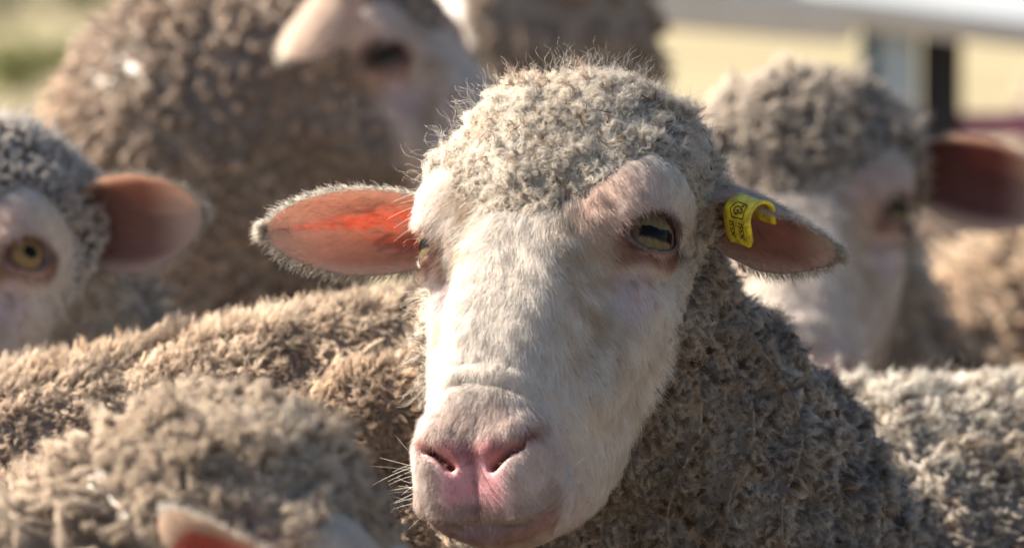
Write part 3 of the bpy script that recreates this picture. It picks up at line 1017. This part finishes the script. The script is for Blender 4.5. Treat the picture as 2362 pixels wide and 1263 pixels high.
def folds1(X, Y, Z, f):
    """Heavy upright folds of skin down the side of the neck."""
    d = nk_b - nk_a
    L = np.linalg.norm(d)
    d = d / L
    u = (X - nk_a[0]) * d[0] + (Y - nk_a[1]) * d[1] + (Z - nk_a[2]) * d[2]
    e = V(0.93, 0.18, -0.32)
    w = ((X - nk_a[0]) * e[0] + (Y - nk_a[1]) * e[1] + (Z - nk_a[2]) * e[2]) * 100
    w = w + 0.9 * np.sin(Z * 31 + 1) + 0.7 * np.sin(Z * 57 + Y * 21)
    return f - 0.014 * (1 - np.abs(np.sin(w * math.pi / 3.3)) ** 0.7) * sstep(0.02, 0.09, u) * sstep(0.55, 0.35, u) * sstep(0.06, -0.04, (X - wi1[0]) * 0.88 + (Y - wi1[1]) * 0.47)


main = dict(label='ram with white face looking out, curly topknot, yellow tag in its ear',
            HM=R1, eye=eye1, withers=wi1, tail=(0.88, 0.47), chest=nk_b, neck=(0.052, 0.098), mid=nk_a * 0.5 + nk_b * 0.5 + np.array([-0.015, 0.01, -0.015]),
            res=(0.0016, 0.0075), folds=folds1, ear_hair=9000, look=(0.02, -0.10),
            ear={1: ear(base=(7.2, 7.0, -5.2), wdir=(0.72, -0.24, 0.58), wopen=(-0.30, -0.62, 0.70), len=0.079, wid=0.036, droop=0.012, prof=[0.75, 0.85, 1.0, 1.0, 0.86, 0.62, 0.43, 0.28, 0.06], through=(0.40, 0.17, 0.13), inner=(0.44, 0.26, 0.21), dark=0.7, ragged=1, fringe=0.8, cup=[2.2, 1.9, 1.6, 1.2, 0.8]),
                 -1: ear(wdir=(-0.97, 0.03, 0.10), wopen=(0.1, -0.30, 0.93), len=0.122, wid=0.027, notch=0.10, glow=True, droop=0.004, inner=(0.52, 0.27, 0.22), dark=0.45)},
            topknot=dict(n=200000, clumps=13500, len=0.0120, col=(0.92, 0.85, 0.75), col2=(0.68, 0.59, 0.49), curl=0.0022, turns=1.6, frizz=0.0006, lean=0.30, rad=0.000085, clump=0.93, k=8, patch=0.4, tuft=0.05, ramp=3.5, stray=1000, rough=1.1, cells=330, crack=0.005, deep=0.35),
            fleece=dict(n=320000, clumps=19000, len=0.0110, clump=0.92, col=(0.80, 0.71, 0.61), col2=(0.50, 0.42, 0.35), curl=0.0020, turns=1.2, frizz=0.0007, lean=0.45, rad=0.0001, near_face=0.75, back_sunlit=1.1, off_cheek=2.4, speck=0.16, stains=[(1590, 830, 0.0035)], cells=620, crack=0.008, ramp=2.0, stray=900),
            fur=dict(n=180000, len=0.0080, rad=0.00007))
flock.append(main)

W4, T4 = P(-1500, 1290, 3.20), nrm(np.array([0.985, 0.17, 0]))


def folds4(X, Y, Z, f):
    """Long roll of loose skin below the spine, on the side towards the camera."""
    u = (X - W4[0]) * T4[0] + (Y - W4[1]) * T4[1]
    v = (X - W4[0]) * T4[1] - (Y - W4[1]) * T4[0]
    z = Z - (W4[2] - 0.215 + 0.158 * np.clip(u / 0.56, 0, 1.1))
    th = np.arctan2(z, v * 1.07) * 57.3 + 5 * np.sin(u * 16 + 1) + 2.5 * np.sin(u * 41)
    r = np.where(v > -0.1, 1.0, 0.0)
    return f + r * (0.016 * g(th - 62, 8) - 0.010 * g(th - 44, 9) + 0.012 * g(th - 28, 5) - 0.006 * g(th - 12, 8))


# 4: back of the sheep lying across the middle left
sp4 = dict(label='tan sheep showing only its cracked fleecy back, standing across behind the tagged ram',
           HM=head_axes(V(0.5, 0.7, -0.3), V(0.3, 0, 0.9)), eye=P(-2050, 900, 3.1), withers=P(-1500, 1290, 3.20), tail=(0.985, 0.17), tilt=0.158, folds=folds4,
           len=0.56, rw=0.20, rh=0.215, res=(0.006, 0.014), ear={1: ear(), -1: ear()},
           fleece=dict(n=310000, clumps=17000, len=0.0125, cells=520, crack=0.008, col=(0.92, 0.75, 0.58), col2=(0.58, 0.43, 0.32), curl=0.0018, turns=0.8, frizz=0.0006, lean=0.55, rad=0.00011, clump=0.93, patch=0.35))
flock.append(sp4)

# 2: head at the left edge
R2 = head_axes(V(0.20, 0.80, -0.56), V(0.93, -0.02, 0.36))
sp2 = dict(label='sheep at the left edge, wide amber eye and round dark ear held out',
           HM=R2, eye=P(-145, 592, 3.50), hs=0.95, withers=P(420, 1010, 3.85), tail=(0.80, 0.60), len=0.6, res=(0.0028, 0.016), thick=1.4,
           look=(0.0, 0.05), pupil='round', iris=(0.24, 0.165, 0.075), ear_hair=3500,
           ear={1: ear(len=0.10, wid=0.040, notch=0.07, droop=-0.004, through=(0.12, 0.04, 0.03), inner=(0.40, 0.22, 0.18), dark=0.75, base=(6.0, 6.0, -4.2), wdir=(0.93, 0.02, 0.36), wopen=(-0.15, -0.22, 0.95), cup=[2.0, 1.5, 1.15, 0.9, 0.7]), -1: ear()},
           topknot=dict(n=26000, clumps=1300, len=0.011, col=(0.90, 0.83, 0.75), col2=(0.60, 0.54, 0.49), curl=0.002, rad=0.00012),
           fleece=dict(n=40000, clumps=1500, len=0.022, col=(0.74, 0.68, 0.60), col2=(0.48, 0.42, 0.36), rad=0.00014, near_face=0.5),
           fur=dict(n=45000, len=0.007, rad=0.0001))
flock.append(sp2)

# 3: profile at the upper left, facing right
R3 = head_axes(V(-0.60, 0.75, -0.20), V(0.30, 0.08, -0.93))
e3 = P(870, 130, 4.1) - R3 @ np.array([-6.9, 0, 0.2]) * 0.01
sp3 = dict(label='tall sheep in profile at the top, half-closed eye, pale ear folded forward',
           HM=R3, eye=e3, withers=P(-120, 520, 4.45), tail=(-0.75, 0.66), chest=P(450, 830, 4.25), neck=(0.085, 0.115), mid=P(490, 330, 4.2), len=0.6, res=(0.004, 0.018), thick=2.0,
           face_mul=(1.0, 0.94, 0.92), iris=(0.10, 0.08, 0.07), ear_hair=1500,
           ear={-1: ear(wbase=P(800, -75, 4.04), wdir=(-0.45, -0.72, 0.42), wopen=(0.50, -0.10, -0.85), len=0.088, wid=0.031, droop=0.0, cup=[2.2, 1.6, 1.2, 0.9, 0.6], outer=(0.72, 0.60, 0.48), inner=(0.6, 0.42, 0.34), raddle=(0.33, 0.1, 0.12, 0.35), raddle_out=0.7, through=(0.4, 0.2, 0.15)), 1: ear(wdir=(-0.3, 0.1, -0.95))},
           fleece=dict(n=110000, clumps=4200, len=0.017, col=(0.82, 0.65, 0.52), col2=(0.44, 0.335, 0.27), rad=0.00016, curl=0.002, clump=0.85, near_face=0.6, patch=0.25),
           fur=dict(n=18000, len=0.008, rad=0.00014))
flock.append(sp3)

# 5: nearest, lower left corner, facing right
R5 = head_axes(V(-0.60, 0.70, 0.10), V(0.10, 0.0, -0.95))
sp5 = dict(label='nearest sheep in the lower left corner, woolly poll up, red mark on its ear',
           HM=R5, eye=P(775, 1335, 2.70), withers=P(-330, 1230, 2.66), tail=(-0.97, -0.2), len=0.6, neck=(0.085, 0.14), res=(0.004, 0.016), thick=1.6, ear_hair=2500,
           ear={-1: ear(base=(6.5, 6.0, -4.8), wdir=(0.52, 0.26, 0.85), wopen=(0.35, 0.85, -0.3), len=0.10, wid=0.034, raddle=(0.62, 0.0, 0.45, 0.7), raddle_out=1, outer=(0.66, 0.52, 0.40)), 1: ear()},
           topknot=dict(n=70000, clumps=3000, len=0.018, frizz=0.0012, col=(0.82, 0.69, 0.55), col2=(0.46, 0.36, 0.28), rad=0.00013, curl=0.003, clump=0.86, cells=220, crack=0.008),
           fleece=dict(n=70000, clumps=2000, len=0.020, col=(0.84, 0.69, 0.54), col2=(0.46, 0.36, 0.28), rad=0.00014, near_face=0.6),
           fur=dict(n=30000, len=0.008, rad=0.00012))
flock.append(sp5)

# 6: behind on the right
R6 = head_axes(V(0.02, 0.82, -0.57), V(0.98, -0.06, 0.12))
e6 = P(2080, 480, 3.95) - R6 @ np.array([6.9, 0, 0.2]) * 0.01
sp6 = dict(label='sheep behind the tagged ear, grey woolly forehead, dark ear out to the right',
           HM=R6, eye=e6, withers=P(1800, 760, 4.85), tail=(-0.10, 0.99), len=0.6, neck=(0.060, 0.085), chest=P(1850, 1000, 4.55), res=(0.004, 0.018), thick=2.0, ear_hair=1500, face_mul=(0.9, 0.87, 0.85),
           ear={1: ear(dir=(0.88, -0.12, 0.2), base=(6.3, 7.0, -3.8), wdir=(0.93, -0.10, 0.3), wopen=(0.1, -0.36, 0.9), len=0.125, wid=0.040, droop=0.012, inner=(0.22, 0.085, 0.08), through=(0.07, 0.015, 0.015), dark=0.8, cup=[2.0, 1.4, 1.0, 0.75, 0.6]), -1: ear(wdir=(-0.3, 0.1, -0.95))},
           topknot=dict(n=45000, clumps=1500, len=0.018, col=(0.78, 0.68, 0.58), col2=(0.42, 0.36, 0.31), rad=0.00018, curl=0.003),
           fleece=dict(n=30000, clumps=900, len=0.024, col=(0.76, 0.64, 0.52), col2=(0.52, 0.42, 0.34), rad=0.0002, near_face=0.6),
           fur=dict(n=24000, len=0.008, rad=0.00014))
flock.append(sp6)

FAR = dict(n=26000, clumps=700, len=0.026, col=(0.94, 0.81, 0.67), col2=(0.70, 0.57, 0.46), rad=0.0003, curl=0.002, clump=0.85)
# 7: sunlit rump on the right
sp7 = dict(label='tan sheep seen as a sunlit fleecy rump at the right edge',
           HM=head_axes(V(-0.4, 0.8, -0.1), V(0.2, 0, -0.95)), eye=P(4990, 250, 4.7), withers=P(4100, 470, 4.62), tail=(-0.98, -0.16), len=0.56, res=(0.008, 0.02),
           thick=2.0, ear={1: ear(), -1: ear()}, fleece=dict(FAR, n=50000, clumps=1500, rad=0.0002, col=(0.95, 0.76, 0.57), col2=(0.70, 0.52, 0.38)))
flock.append(sp7)
# 8: brown neck rising behind the ram's crown
sp8 = dict(label='brown sheep behind the topknot, its upright neck cut off by the top edge',
           HM=head_axes(V(0.55, 0.8, 0.1), V(0.05, 0, 1.0)), eye=P(1030, -330, 5.05), withers=P(1620, 560, 5.35), tail=(0.55, 0.83), chest=P(1230, 640, 5.15), neck=(0.085, 0.11), mid=P(1225, 120, 5.08),
           len=0.56, res=(0.008, 0.02), thick=2.5, ear={1: ear(), -1: ear()}, fleece=dict(FAR, n=40000, clumps=1300, rad=0.00025, len=0.016, col=(0.56, 0.44, 0.35), col2=(0.40, 0.31, 0.25)))
flock.append(sp8)
# 9: pale neck at the right edge
sp9 = dict(label='pale blurred sheep far behind at the right edge, above the dark ear',
           HM=head_axes(V(-0.5, 0.8, -0.2), V(0.3, 0.05, -0.93)), eye=P(2610, 250, 8.0), withers=P(2480, 560, 8.35), tail=(-0.05, 1.0), len=0.5, res=(0.008, 0.02), thick=3.0,
           ear={1: ear(), -1: ear()}, fleece=dict(FAR))
flock.append(sp9)
# 10: pale back at the left edge
sp10 = dict(label='pale blurred sheep back far behind at the left edge, under the green scrub',
            HM=head_axes(V(0.4, 0.8, -0.2), V(0.3, 0, 0.93)), eye=P(-1700, 60, 6.6), withers=P(-1150, 265, 6.6), tail=(0.93, 0.35), len=0.56, res=(0.008, 0.02), thick=3.0,
            ear={1: ear(), -1: ear()}, fleece=dict(FAR))
flock.append(sp10)

built = {}
only = os.environ.get('ONLY')
for i, sp in enumerate(flock):
    if only and str(i) not in only.split(','):
        continue
    built[i] = make_sheep(sp)

# ------------------------------------------------------------------ ground
gm, gnt, gb, gout = new_mat('pasture')
gtc = gnt.nodes.new('ShaderNodeTexCoord')


def g_noise(scale, c0, c1):
    nz = gnt.nodes.new('ShaderNodeTexNoise')
    nz.inputs['Scale'].default_value = scale
    nz.inputs['Detail'].default_value = 8
    rp = gnt.nodes.new('ShaderNodeValToRGB')
    rp.color_ramp.elements[0].position, rp.color_ramp.elements[1].position = 0.35, 0.65
    rp.color_ramp.elements[0].color, rp.color_ramp.elements[1].color = (*c0, 1), (*c1, 1)
    gnt.links.new(gtc.outputs['Object'], nz.inputs['Vector'])
    gnt.links.new(nz.outputs['Fac'], rp.inputs['Fac'])
    return nz, rp


gn1, straw = g_noise(0.35, (0.23, 0.19, 0.105), (0.32, 0.27, 0.155))
gn2, dirt = g_noise(6.0, (0.11, 0.08, 0.055), (0.19, 0.145, 0.10))
# dark trampled dirt added under the flock to cut bounced light; straw-coloured pasture beyond
gl = gnt.nodes.new('ShaderNodeVectorMath')
gl.operation = 'DISTANCE'
gl.inputs[1].default_value = (0, 4.0, 0)
gnt.links.new(gtc.outputs['Object'], gl.inputs[0])
gadd = gnt.nodes.new('ShaderNodeMath')
gadd.operation = 'MULTIPLY_ADD'
gadd.inputs[1].default_value = 3.0
gnt.links.new(gn1.outputs['Fac'], gadd.inputs[0])
gnt.links.new(gl.outputs['Value'], gadd.inputs[2])
gmr = gnt.nodes.new('ShaderNodeMapRange')
gmr.inputs['From Min'].default_value, gmr.inputs['From Max'].default_value = 7.5, 12.0
gnt.links.new(gadd.outputs[0], gmr.inputs['Value'])
gmx = gnt.nodes.new('ShaderNodeMix')
gmx.data_type = 'RGBA'
gnt.links.new(gmr.outputs['Result'], gmx.inputs['Factor'])
gnt.links.new(dirt.outputs['Color'], gmx.inputs['A'])
gnt.links.new(straw.outputs['Color'], gmx.inputs['B'])
gnt.links.new(gmx.outputs['Result'], gb.inputs['Base Color'])
gb.inputs['Roughness'].default_value = 0.95
gbp = gnt.nodes.new('ShaderNodeBump')
gbp.inputs['Strength'].default_value = 0.5
gbp.inputs['Distance'].default_value = 0.02
gnt.links.new(gn2.outputs['Fac'], gbp.inputs['Height'])
gnt.links.new(gbp.outputs['Normal'], gb.inputs['Normal'])
gv = [(-400, -60, 0), (400, -60, 0), (400, 900, 0), (-400, 900, 0)]
ground = make_mesh('ground', gv, [(0, 1, 2, 3)], gm)
ground['kind'] = 'structure'


# ------------------------------------------------------------------ ear tag of the ram
def box_mesh(name, size, loc, mat, parent=None, rot=None, bev=0.0):
    """Box with its edges chamfered by bev."""
    import bmesh
    bm = bmesh.new()
    bmesh.ops.create_cube(bm, size=1.0)
    for v_ in bm.verts:
        v_.co = Vector((v_.co.x * size[0], v_.co.y * size[1], v_.co.z * size[2]))
    if bev:
        bmesh.ops.bevel(bm, geom=bm.edges[:], offset=bev, segments=2, affect='EDGES')
    if rot is not None:
        bmesh.ops.transform(bm, matrix=rot, verts=bm.verts)
    bmesh.ops.translate(bm, vec=Vector(loc), verts=bm.verts)
    me = bpy.data.meshes.new(name)
    bm.to_mesh(me)
    bm.free()
    me.materials.append(mat)
    o = bpy.data.objects.new(name, me)
    COL.objects.link(o)
    if parent is not None:
        o.parent = parent
        o.matrix_parent_inverse = parent.matrix_world.inverted()
    return o


if 0 in built:
    E1 = built[0][1][1][1]
    vs, ns, nt = E1['vs'], E1['ns'], E1['nt']
    top_is = 0 if (vs[30 * nt] @ UP) > (vs[30 * nt + nt - 1] @ UP) else nt - 1
    row = int(ns * 0.55)
    edge_p = vs[row * nt + top_is]
    mid_p = vs[row * nt + nt // 2]
    a_ = V(0.62, -0.22, 0.72)
    front = nrm(V(-0.62, -0.25, 0.72))
    front = nrm(front - a_ * front.dot(a_))
    upv = np.cross(a_, front)
    if upv @ UP < 0:
        upv = -upv
    Rr, legf, legb, half = 0.0090, 0.0150, 0.0050, 0.0100
    ctr_t = edge_p - upv * 0.006
    tot = legf + math.pi * Rr + legb

    def strip(d, w, off=0.0):
        """d runs from the free front end over the ear to the back, w across."""
        r = Rr + off
        if d < legf:
            q_ = front * r - upv * (legf - d) - front * 0.18 * (legf - d)
        elif d < legf + math.pi * Rr:
            an = (d - legf) / Rr
            q_ = front * r * math.cos(an) + upv * r * math.sin(an)
        else:
            q_ = -front * r - upv * (d - legf - math.pi * Rr)
        return ctr_t + q_ + a_ * w
    tag_root = bpy.data.objects.new('ear_tag', None)
    COL.objects.link(tag_root)
    tag_root.location = ctr_t
    bpy.context.view_layer.update()
    tag(tag_root, 'curved yellow plastic ear tag clipped over the ram\'s ear', 'ear tag')
    m_tag = mat_plain('yellow_plastic', (0.42, 0.29, 0.03), 0.42, 170, (0.88, 0.70, 0.02), 0.1)
    m_ink = mat_plain('tag_ink', (0.05, 0.035, 0.01), 0.6)
    nd, nw = 46, 7
    vv, ff = [], []
    for lay_ in (0.0008, -0.0008):
        for i in range(nd):
            for j in range(nw):
                wj = (j / (nw - 1) * 2 - 1)
                taper = 1.0 if i > 4 else 0.72 + 0.07 * i
                rim_ = 0.0006 if abs(wj) > 0.9 and lay_ > 0 else 0
                vv.append(strip(tot * i / (nd - 1), wj * half * taper, lay_ + rim_))
    Nq = nd * nw
    for i in range(nd - 1):
        for j in range(nw - 1):
            q_ = [i * nw + j, i * nw + j + 1, (i + 1) * nw + j + 1, (i + 1) * nw + j]
            ff.append(q_)
            ff.append([k + Nq for k in q_[::-1]])
    lp = [j for j in range(nw)] + [i * nw + nw - 1 for i in range(1, nd)] + [(nd - 1) * nw + j for j in range(nw - 2, -1, -1)] + [i * nw for i in range(nd - 2, 0, -1)]
    for x0, x1 in zip(lp, lp[1:] + lp[:1]):
        ff.append([x1, x0, x0 + Nq, x1 + Nq])
    make_mesh('band', vv, ff, m_tag, tag_root)

    def ink(text, d0, w0, size, turn):
        """Lettering laid along the curved band."""
        fc = bpy.data.curves.new('lettering', 'FONT')
        fc.body, fc.size, fc.align_x, fc.align_y = text, size, 'CENTER', 'CENTER'
        fc.offset = size * 0.012
        fo = bpy.data.objects.new('lettering', fc)
        COL.objects.link(fo)
        bpy.context.view_layer.update()
        me = bpy.data.meshes.new_from_object(fo.evaluated_get(bpy.context.evaluated_depsgraph_get()))
        bpy.data.objects.remove(fo)
        co = np.array([v_.co[:] for v_ in me.vertices])
        c_, s_ = math.cos(turn), math.sin(turn)
        pts = [strip(d0 + x * s_ + y * c_, w0 + x * c_ - y * s_, 0.0011) for x, y, _ in co]
        fs = [list(p_.vertices) for p_ in me.polygons]
        bpy.data.meshes.remove(me)
        make_mesh('lettering', pts, fs, m_ink, tag_root, False)
    ink('XSSI', 0.0085, -0.0040, 0.0052, math.pi / 2)
    ink('XSSI', 0.0085, 0.0034, 0.0052, math.pi / 2)
    ink('GS', 0.0195, 0.0005, 0.0062, 0.25)
    # stud that pins the tag through the ear
    sv_, sf_ = [], []
    c_s = strip(0.0135, 0.0078, 0.001)
    for i_ in range(5):
        for j_ in range(12):
            th_ = i_ / 4 * math.pi / 2
            sv_.append(c_s + front * 0.0013 * math.cos(th_) + (a_ * math.cos(j_ * math.pi / 6) + upv * math.sin(j_ * math.pi / 6)) * 0.0014 * math.sin(th_))
    for i_ in range(4):
        for j_ in range(12):
            sf_.append([i_ * 12 + j_, (i_ + 1) * 12 + j_, (i_ + 1) * 12 + (j_ + 1) % 12, i_ * 12 + (j_ + 1) % 12])
    make_mesh('stud', sv_, sf_, m_tag, tag_root)
    # angular outline round the letters
    pent = [(-0.0055, 0.0), (-0.0028, 0.0042), (0.0052, 0.0036), (0.0055, -0.0034), (-0.0030, -0.0040)]
    pv, pf = [], []
    for (x0, y0), (x1, y1) in zip(pent, pent[1:] + pent[:1]):
        n2 = np.array([-(y1 - y0), x1 - x0]); n2 = n2 / np.linalg.norm(n2) * 0.00028
        b0 = len(pv)
        for k in range(7):
            t_ = k / 6
            x, y = x0 + (x1 - x0) * t_, y0 + (y1 - y0) * t_
            pv.append(strip(0.0195 + y + n2[1], x + n2[0], 0.0012))
            pv.append(strip(0.0195 + y - n2[1], x - n2[0], 0.0012))
        for k in range(6):
            pf.append([b0 + 2 * k, b0 + 2 * k + 1, b0 + 2 * k + 3, b0 + 2 * k + 2])
    make_mesh('emblem', pv, pf, m_ink, tag_root, False)

    # long pale whiskers on lips, brow and in front of the ear
    hv, hq, hh = built[0][2]
    vn1 = vert_normals(hv, hq)
    pick = []
    for (x0, y0, z0, r0, cnt) in ((-3.2, -15.4, -1.6, 1.7, 40), (3.2, -15.4, -1.6, 1.5, 22), (0, -16.2, -4.4, 1.6, 26), (-6.8, 3.2, -1.0, 1.8, 46), (-6.6, -1.2, -2.6, 1.6, 30)):
        w_ = np.where(np.linalg.norm(hh - np.array([x0, y0, z0]), axis=1) < r0)[0]
        if len(w_):
            pick.append(rng.choice(w_, cnt))
    pick = np.concatenate(pick)
    n0 = len(pick)
    side_ = np.sign(hh[pick, 0])[:, None]
    dirw = nrm(vn1[pick] + rng.normal(0, 0.35, (n0, 3)) + R1[:, 0] * side_ * 0.5)
    lw = rng.uniform(0.008, 0.024, n0)
    tt = np.linspace(0, 1, 7)[None, :, None]
    bendw = nrm(rng.normal(0, 1, (n0, 3)) - UP * 0.6)
    pw = hv[pick][:, None] + dirw[:, None] * lw[:, None, None] * tt + bendw[:, None] * (lw * rng.uniform(0.1, 0.6, n0))[:, None, None] * tt ** 2
    build_curves('whisker', pw, np.full(n0, 0.00011), np.tile(np.array([0.88, 0.84, 0.76]), (n0, 1)), M_FUR, built[0][0], vn1[pick])

    for sd in (-1, 1):
        mir = np.array([sd, 1, 1.0])
        ph_ = rng.uniform(0.25, 2.9, 90)
        bb, cc_ = 1.66 * np.cos(ph_), 0.98 * np.sin(ph_)
        aa = np.sqrt(np.maximum((EYE_R * 1.13) ** 2 - bb ** 2 - cc_ ** 2, 0.05))
        lp_ = np.array(EYE_C) + aa[:, None] * GAZE + bb[:, None] * GR + (cc_ + 0.10 * bb)[:, None] * GU
        lp_ = eye1 + (lp_ * mir) @ R1.T * 0.01
        ld = nrm(((GAZE * 0.8)[None] + GU[None] * rng.uniform(0.0, 0.7, (90, 1)) + GR[None] * (bb * 0.5)[:, None] + rng.normal(0, 0.15, (90, 3))) * mir) @ R1.T
        ll = rng.uniform(0.004, 0.008, 90)
        t5 = np.linspace(0, 1, 5)[None, :, None]
        pl = lp_[:, None] + ld[:, None] * ll[:, None, None] * t5 - UP * (ll[:, None, None] * 0.45 * t5 ** 2)
        build_curves('eyelash', pl, np.full(90, 0.00009), np.tile(np.array([0.42, 0.30, 0.24]), (90, 1)), M_FUR, built[0][0], ld)
    # chaff and twigs caught in the wool
    face_cam = (vn1 * nrm(CAM - hv)).sum(1)
    dl0 = np.linalg.norm(hh - np.array([0, -4, -4]), axis=1)
    cand = np.where((in_frame(hv, 0.0) > 0.9) & (face_cam > 0.1) & (hv[:, 2] > 0.6) & ((dl0 > 20) | (hh[:, 1] > 4)))[0]
    pk = rng.choice(cand, 70)
    tdir = nrm(np.cross(vn1[pk], rng.normal(0, 1, (70, 3))))
    lw = rng.uniform(0.002, 0.008, 70)
    pc = hv[pk] + vn1[pk] * rng.uniform(0.008, 0.012, (70, 1))
    tt = np.linspace(-0.5, 0.5, 4)[None, :, None]
    pd_ = pc[:, None] + tdir[:, None] * lw[:, None, None] * tt + vn1[pk][:, None] * 0.001 * tt ** 2
    tc_ = np.where(rng.random((70, 1)) < 0.5, np.array([[0.30, 0.20, 0.11]]), np.array([[0.12, 0.075, 0.05]]))
    build_curves('chaff', pd_, rng.uniform(0.0003, 0.0006, 70), tc_, M_FUR, built[0][0], vn1[pk])

# ------------------------------------------------------------------ yard fence, far right
fd = 6.6
froot = bpy.data.objects.new('yard_fence', None)
COL.objects.link(froot)
fp = P(2060, 300, fd)
froot.location = (fp[0], fp[1], 0)
bpy.context.view_layer.update()
tag(froot, 'steel yard fence with grey and dark posts and a white sloping rail', 'fence')
m_steel = mat_plain('galvanised_steel', (0.50, 0.58, 0.62), 0.45, 30, (0.42, 0.49, 0.52), 0.05, 0.3)
m_teal = mat_plain('dark_painted_steel', (0.06, 0.11, 0.13), 0.5)
m_dark = mat_plain('creosoted_timber', (0.018, 0.016, 0.018), 0.8, 20, (0.03, 0.026, 0.026), 0.3)
m_white = mat_plain('white_paint', (0.80, 0.82, 0.82), 0.5, 12, (0.72, 0.74, 0.73), 0.05)
m_maroon = mat_plain('maroon_paint', (0.36, 0.08, 0.18), 0.5)


def px_x(px, d):
    return P(px, 0, d)[0]


yb = fp[1]
k_ = S * fd / D0
box_mesh('steel_post', (100 * k_, 0.06, 1.4), (px_x(2062, fd), yb, 0.7), m_steel, froot, None, 0.006)
box_mesh('angle_iron', (34 * k_, 0.03, 1.4), (px_x(1998, fd), yb - 0.02, 0.7), m_teal, froot, None, 0.003)
box_mesh('timber_post', (92 * k_, 0.05, 1.02), (px_x(2172, fd), yb + 0.02, 0.51), m_dark, froot, None, 0.006)
rz = P(2100, 0, fd)[2]
box_mesh('rail', (1.6, 0.05, 0.085), (px_x(2500, fd), yb - 0.06, rz - 0.020), m_white, froot, Matrix.Rotation(rad(7), 4, 'Y') @ Matrix.Rotation(rad(-38), 4, 'X'), 0.008)
box_mesh('rail', (1.5, 0.04, 0.028), (px_x(2110, fd) + 0.75, yb + 0.03, P(2180, 292, fd)[2]), m_maroon, froot, None, 0.006)
box_mesh('rail', (0.75, 0.05, 0.05), (px_x(1980, fd) - 0.38, yb - 0.055, P(1700, -25, fd)[2]), m_white, froot, Matrix.Rotation(rad(5), 4, 'Y') @ Matrix.Rotation(rad(-38), 4, 'X'), 0.008)
box_mesh('steel_post', (100 * k_, 0.06, 1.4), (px_x(2062, fd) + 1.0, yb, 0.7), m_steel, froot, None, 0.006)

box_mesh('steel_post', (100 * k_, 0.06, 1.4), (px_x(1980, fd) - 0.72, yb, 0.7), m_steel, froot, None, 0.006)

# ------------------------------------------------------------------ low scrub far left
m_leaf = [mat_plain('scrub_leaf', (0.17, 0.19, 0.06), 0.7, 9, (0.30, 0.30, 0.10)), mat_plain('dark_scrub_leaf', (0.075, 0.085, 0.035), 0.7, 9, (0.12, 0.13, 0.05))]
m_twig = mat_plain('twig', (0.16, 0.12, 0.08), 0.9)
names = [('olive shrub low on the dry pasture, nearest the left edge', 40, 150, 26, 0.26, 0), ('dark low shrub far off at the top left corner', -20, 42, 40, 0.5, 1),
         ('yellow-green shrub beside the tall sheep\'s neck', 140, 150, 28, 0.22, 0), ('dark shrub far off above the tall sheep\'s neck', 190, 30, 42, 0.5, 1)]
for lab, px, py, d, rr_, kind in names:
    c0 = P(px, py, d)
    r_ = bpy.data.objects.new('shrub', None)
    COL.objects.link(r_)
    r_.location = (c0[0], c0[1], 0)
    bpy.context.view_layer.update()
    tag(r_, lab, 'shrub', 'low scrub on the pasture')
    hgt = max(0.12, c0[2] + rr_ * 0.5)
    sv, sf, lv, lf_ = [], [], [], []
    for q_ in range(26):
        an, rad_ = rng.uniform(0, 6.28), rng.uniform(0.1, 1) * rr_
        tip = np.array([c0[0] + math.cos(an) * rad_, c0[1] + math.sin(an) * rad_, hgt * rng.uniform(0.5, 1.05)])
        base = np.array([c0[0] + math.cos(an) * 0.03, c0[1] + math.sin(an) * 0.03, 0])
        b0 = len(sv)
        for e_ in range(3):
            o_ = np.array([math.cos(e_ * 2.09), math.sin(e_ * 2.09), 0]) * 0.006
            sv += [base + o_, tip + o_ * 0.3]
        for e_ in range(3):
            sf.append([b0 + 2 * e_, b0 + (2 * e_ + 2) % 6, b0 + (2 * e_ + 3) % 6, b0 + 2 * e_ + 1])
        for _ in range(36):
            p_ = base + (tip - base) * rng.uniform(0.25, 1.05) + rng.normal(0, 0.05, 3) * rr_ * 2
            p_[2] = max(p_[2], 0.01)
            u_ = nrm(rng.normal(0, 1, 3)); w_ = nrm(np.cross(u_, rng.normal(0, 1, 3)))
            b1 = len(lv)
            sz = rng.uniform(0.015, 0.03) * (1 + rr_)
            lv += [p_ - u_ * sz, p_ + w_ * sz * 0.4, p_ + u_ * sz, p_ - w_ * sz * 0.4]
            lf_.append([b1, b1 + 1, b1 + 2, b1 + 3])
    make_mesh('stem', sv, sf, m_twig, r_, False)
    cr = make_mesh('foliage', lv, lf_, m_leaf[kind], r_, False)
